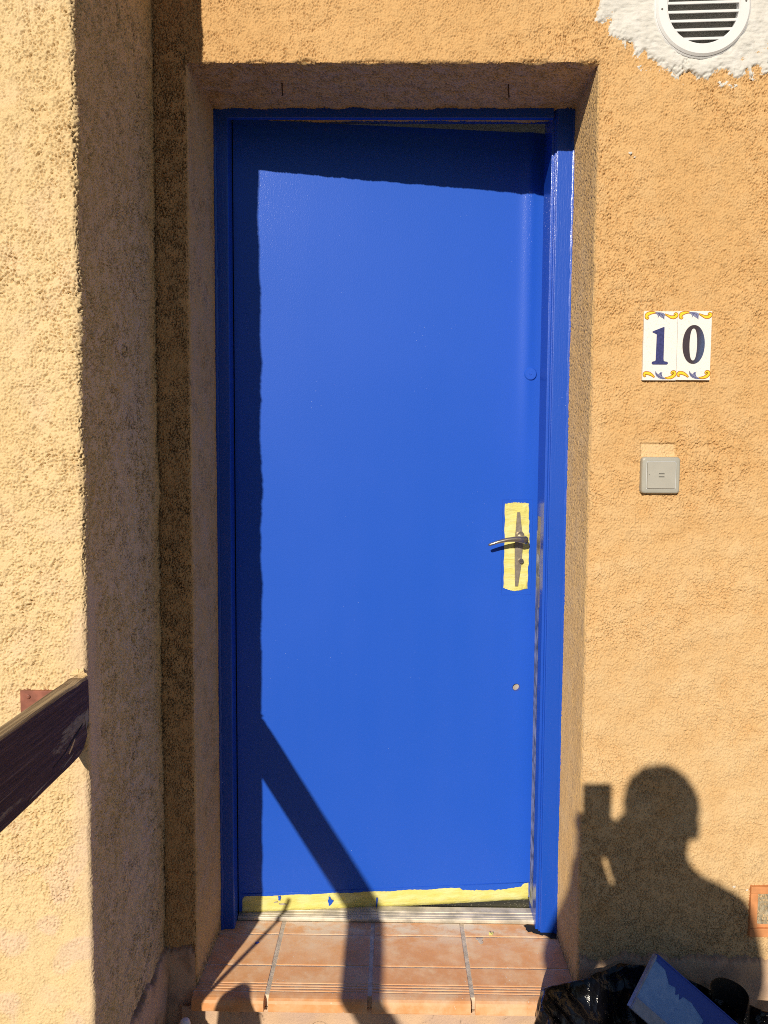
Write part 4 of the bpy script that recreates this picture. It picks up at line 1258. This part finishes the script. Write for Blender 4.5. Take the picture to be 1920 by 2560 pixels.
# lift so that the soles stand on the ground, not in it
body = skin_body('body', jo, ed, 2)
for m_ in ('skin', 'jacket', 'trousers', 'shoes'): body.data.materials.append(M[m_])
for p in body.data.polygons:
    c0 = p.center; zz = c0.z + GZ
    hand = c0.y > .35 and zz > 1.05
    p.material_index = 0 if ((zz > 1.20 and c0.y < .2) or hand) else 1 if zz > .66 else 2 if zz > -.09 else 3
zmin = min(v.co.z for v in body.data.vertices)
for v in body.data.vertices:
    if v.co.z < .12: v.co.z = max(v.co.z, .002)
# fingers of both hands
def finger(pts, rads):
    V, F = tube([P3(*p) for p in pts], rads, 8)
    pymesh('finger', V, F, M['skin'], per, True)
px0, px1, pyc, pz1 = -.012, .056, -1.682, 1.2690
pz0 = pz1 - .150
for k, dz in enumerate((.0, -.019, -.037, -.054)):
    z = 1.172 + dz
    finger([(px1 - .028 + .012, pyc - .030, z - .012), (px1 + .006, pyc - .020, z - .004), (px1 + .013, pyc - .002, z), (px1 + .004, pyc + .012, z + .003), (px1 - .018 + k * .003, pyc + .015, z + .004)], [.0095, .0092, .0085, .0078, .0065])
finger([(.004, pyc - .034, 1.135), (-.018, pyc - .028, 1.160), (-.024, pyc - .010, 1.180), (-.016, pyc + .004, 1.197)], [.011, .010, .009, .007])
for k in range(4):          # right hand closed round the left
    z = 1.158 - k * .018
    finger([(HX - .012, PY + .405, z), (HX - .040, pyc + .006, z + .002), (HX - .062, pyc + .010, z + .003), (HX - .084, pyc - .004, z)], [.0098, .0095, .0088, .0075])
finger([(HX - .005, PY + .390, 1.135), (HX - .022, pyc - .028, 1.160), (HX - .034, pyc - .026, 1.182)], [.0105, .0098, .008])
hc = P3(HX, PY + .045, 1.35)
def blob(nm, c0, rad_, m, sub=3):
    bm = bmesh.new(); bmesh.ops.create_icosphere(bm, subdivisions=sub, radius=1)
    for v in bm.verts: v.co = Vector((v.co.x * rad_[0], v.co.y * rad_[1], v.co.z * rad_[2])) + c0
    return frombm(nm, bm, m, per, True)
blob('nose', hc + Vector((0, .098, -.015)), (.013, .020, .020), M['skin'], 2)
for s in (-1, 1):
    blob('ear', hc + Vector((s * .083, -.005, -.012)), (.013, .020, .032), M['skin'], 2)
    blob('eye', hc + Vector((s * .031, .083, .018)), (.012, .010, .009), M['plastic_white'], 2)
blob('mouth', hc + Vector((0, .082, -.055)), (.022, .010, .006), M['plate'], 2)
hr = blob('hair', hc + Vector((0, -.028, .048)), (.084, .094, .091), M['hair'], 5)
hrr = random.Random(8)
for v in hr.data.vertices: v.co += v.normal * (.0015 * math.sin(v.co.x * 90 + v.co.z * 60) * math.sin(v.co.z * 110 + v.co.y * 70) + hrr.uniform(-.0015, .0025))

phone = tag(empty('phone', ((px0 + px1) / 2, pyc, pz0)), 'black phone held upright in the raised left hand of the person', 'phone')
phm = Matrix.Translation((-(px0 + px1) / 2, -pyc, -pz0))
o = box('phone_body', px0, px1, pyc - .0045, pyc + .0045, pz0, pz1, M['phone'], phone, bevel=.003); o.matrix_parent_inverse = phm
V, F = tube([(.0016, pyc + .004, 1.2443), (.0016, pyc + .0065, 1.2443)], .008, 20); o = pymesh('lens', V, F, M['nickel'], phone); o.matrix_parent_inverse = phm
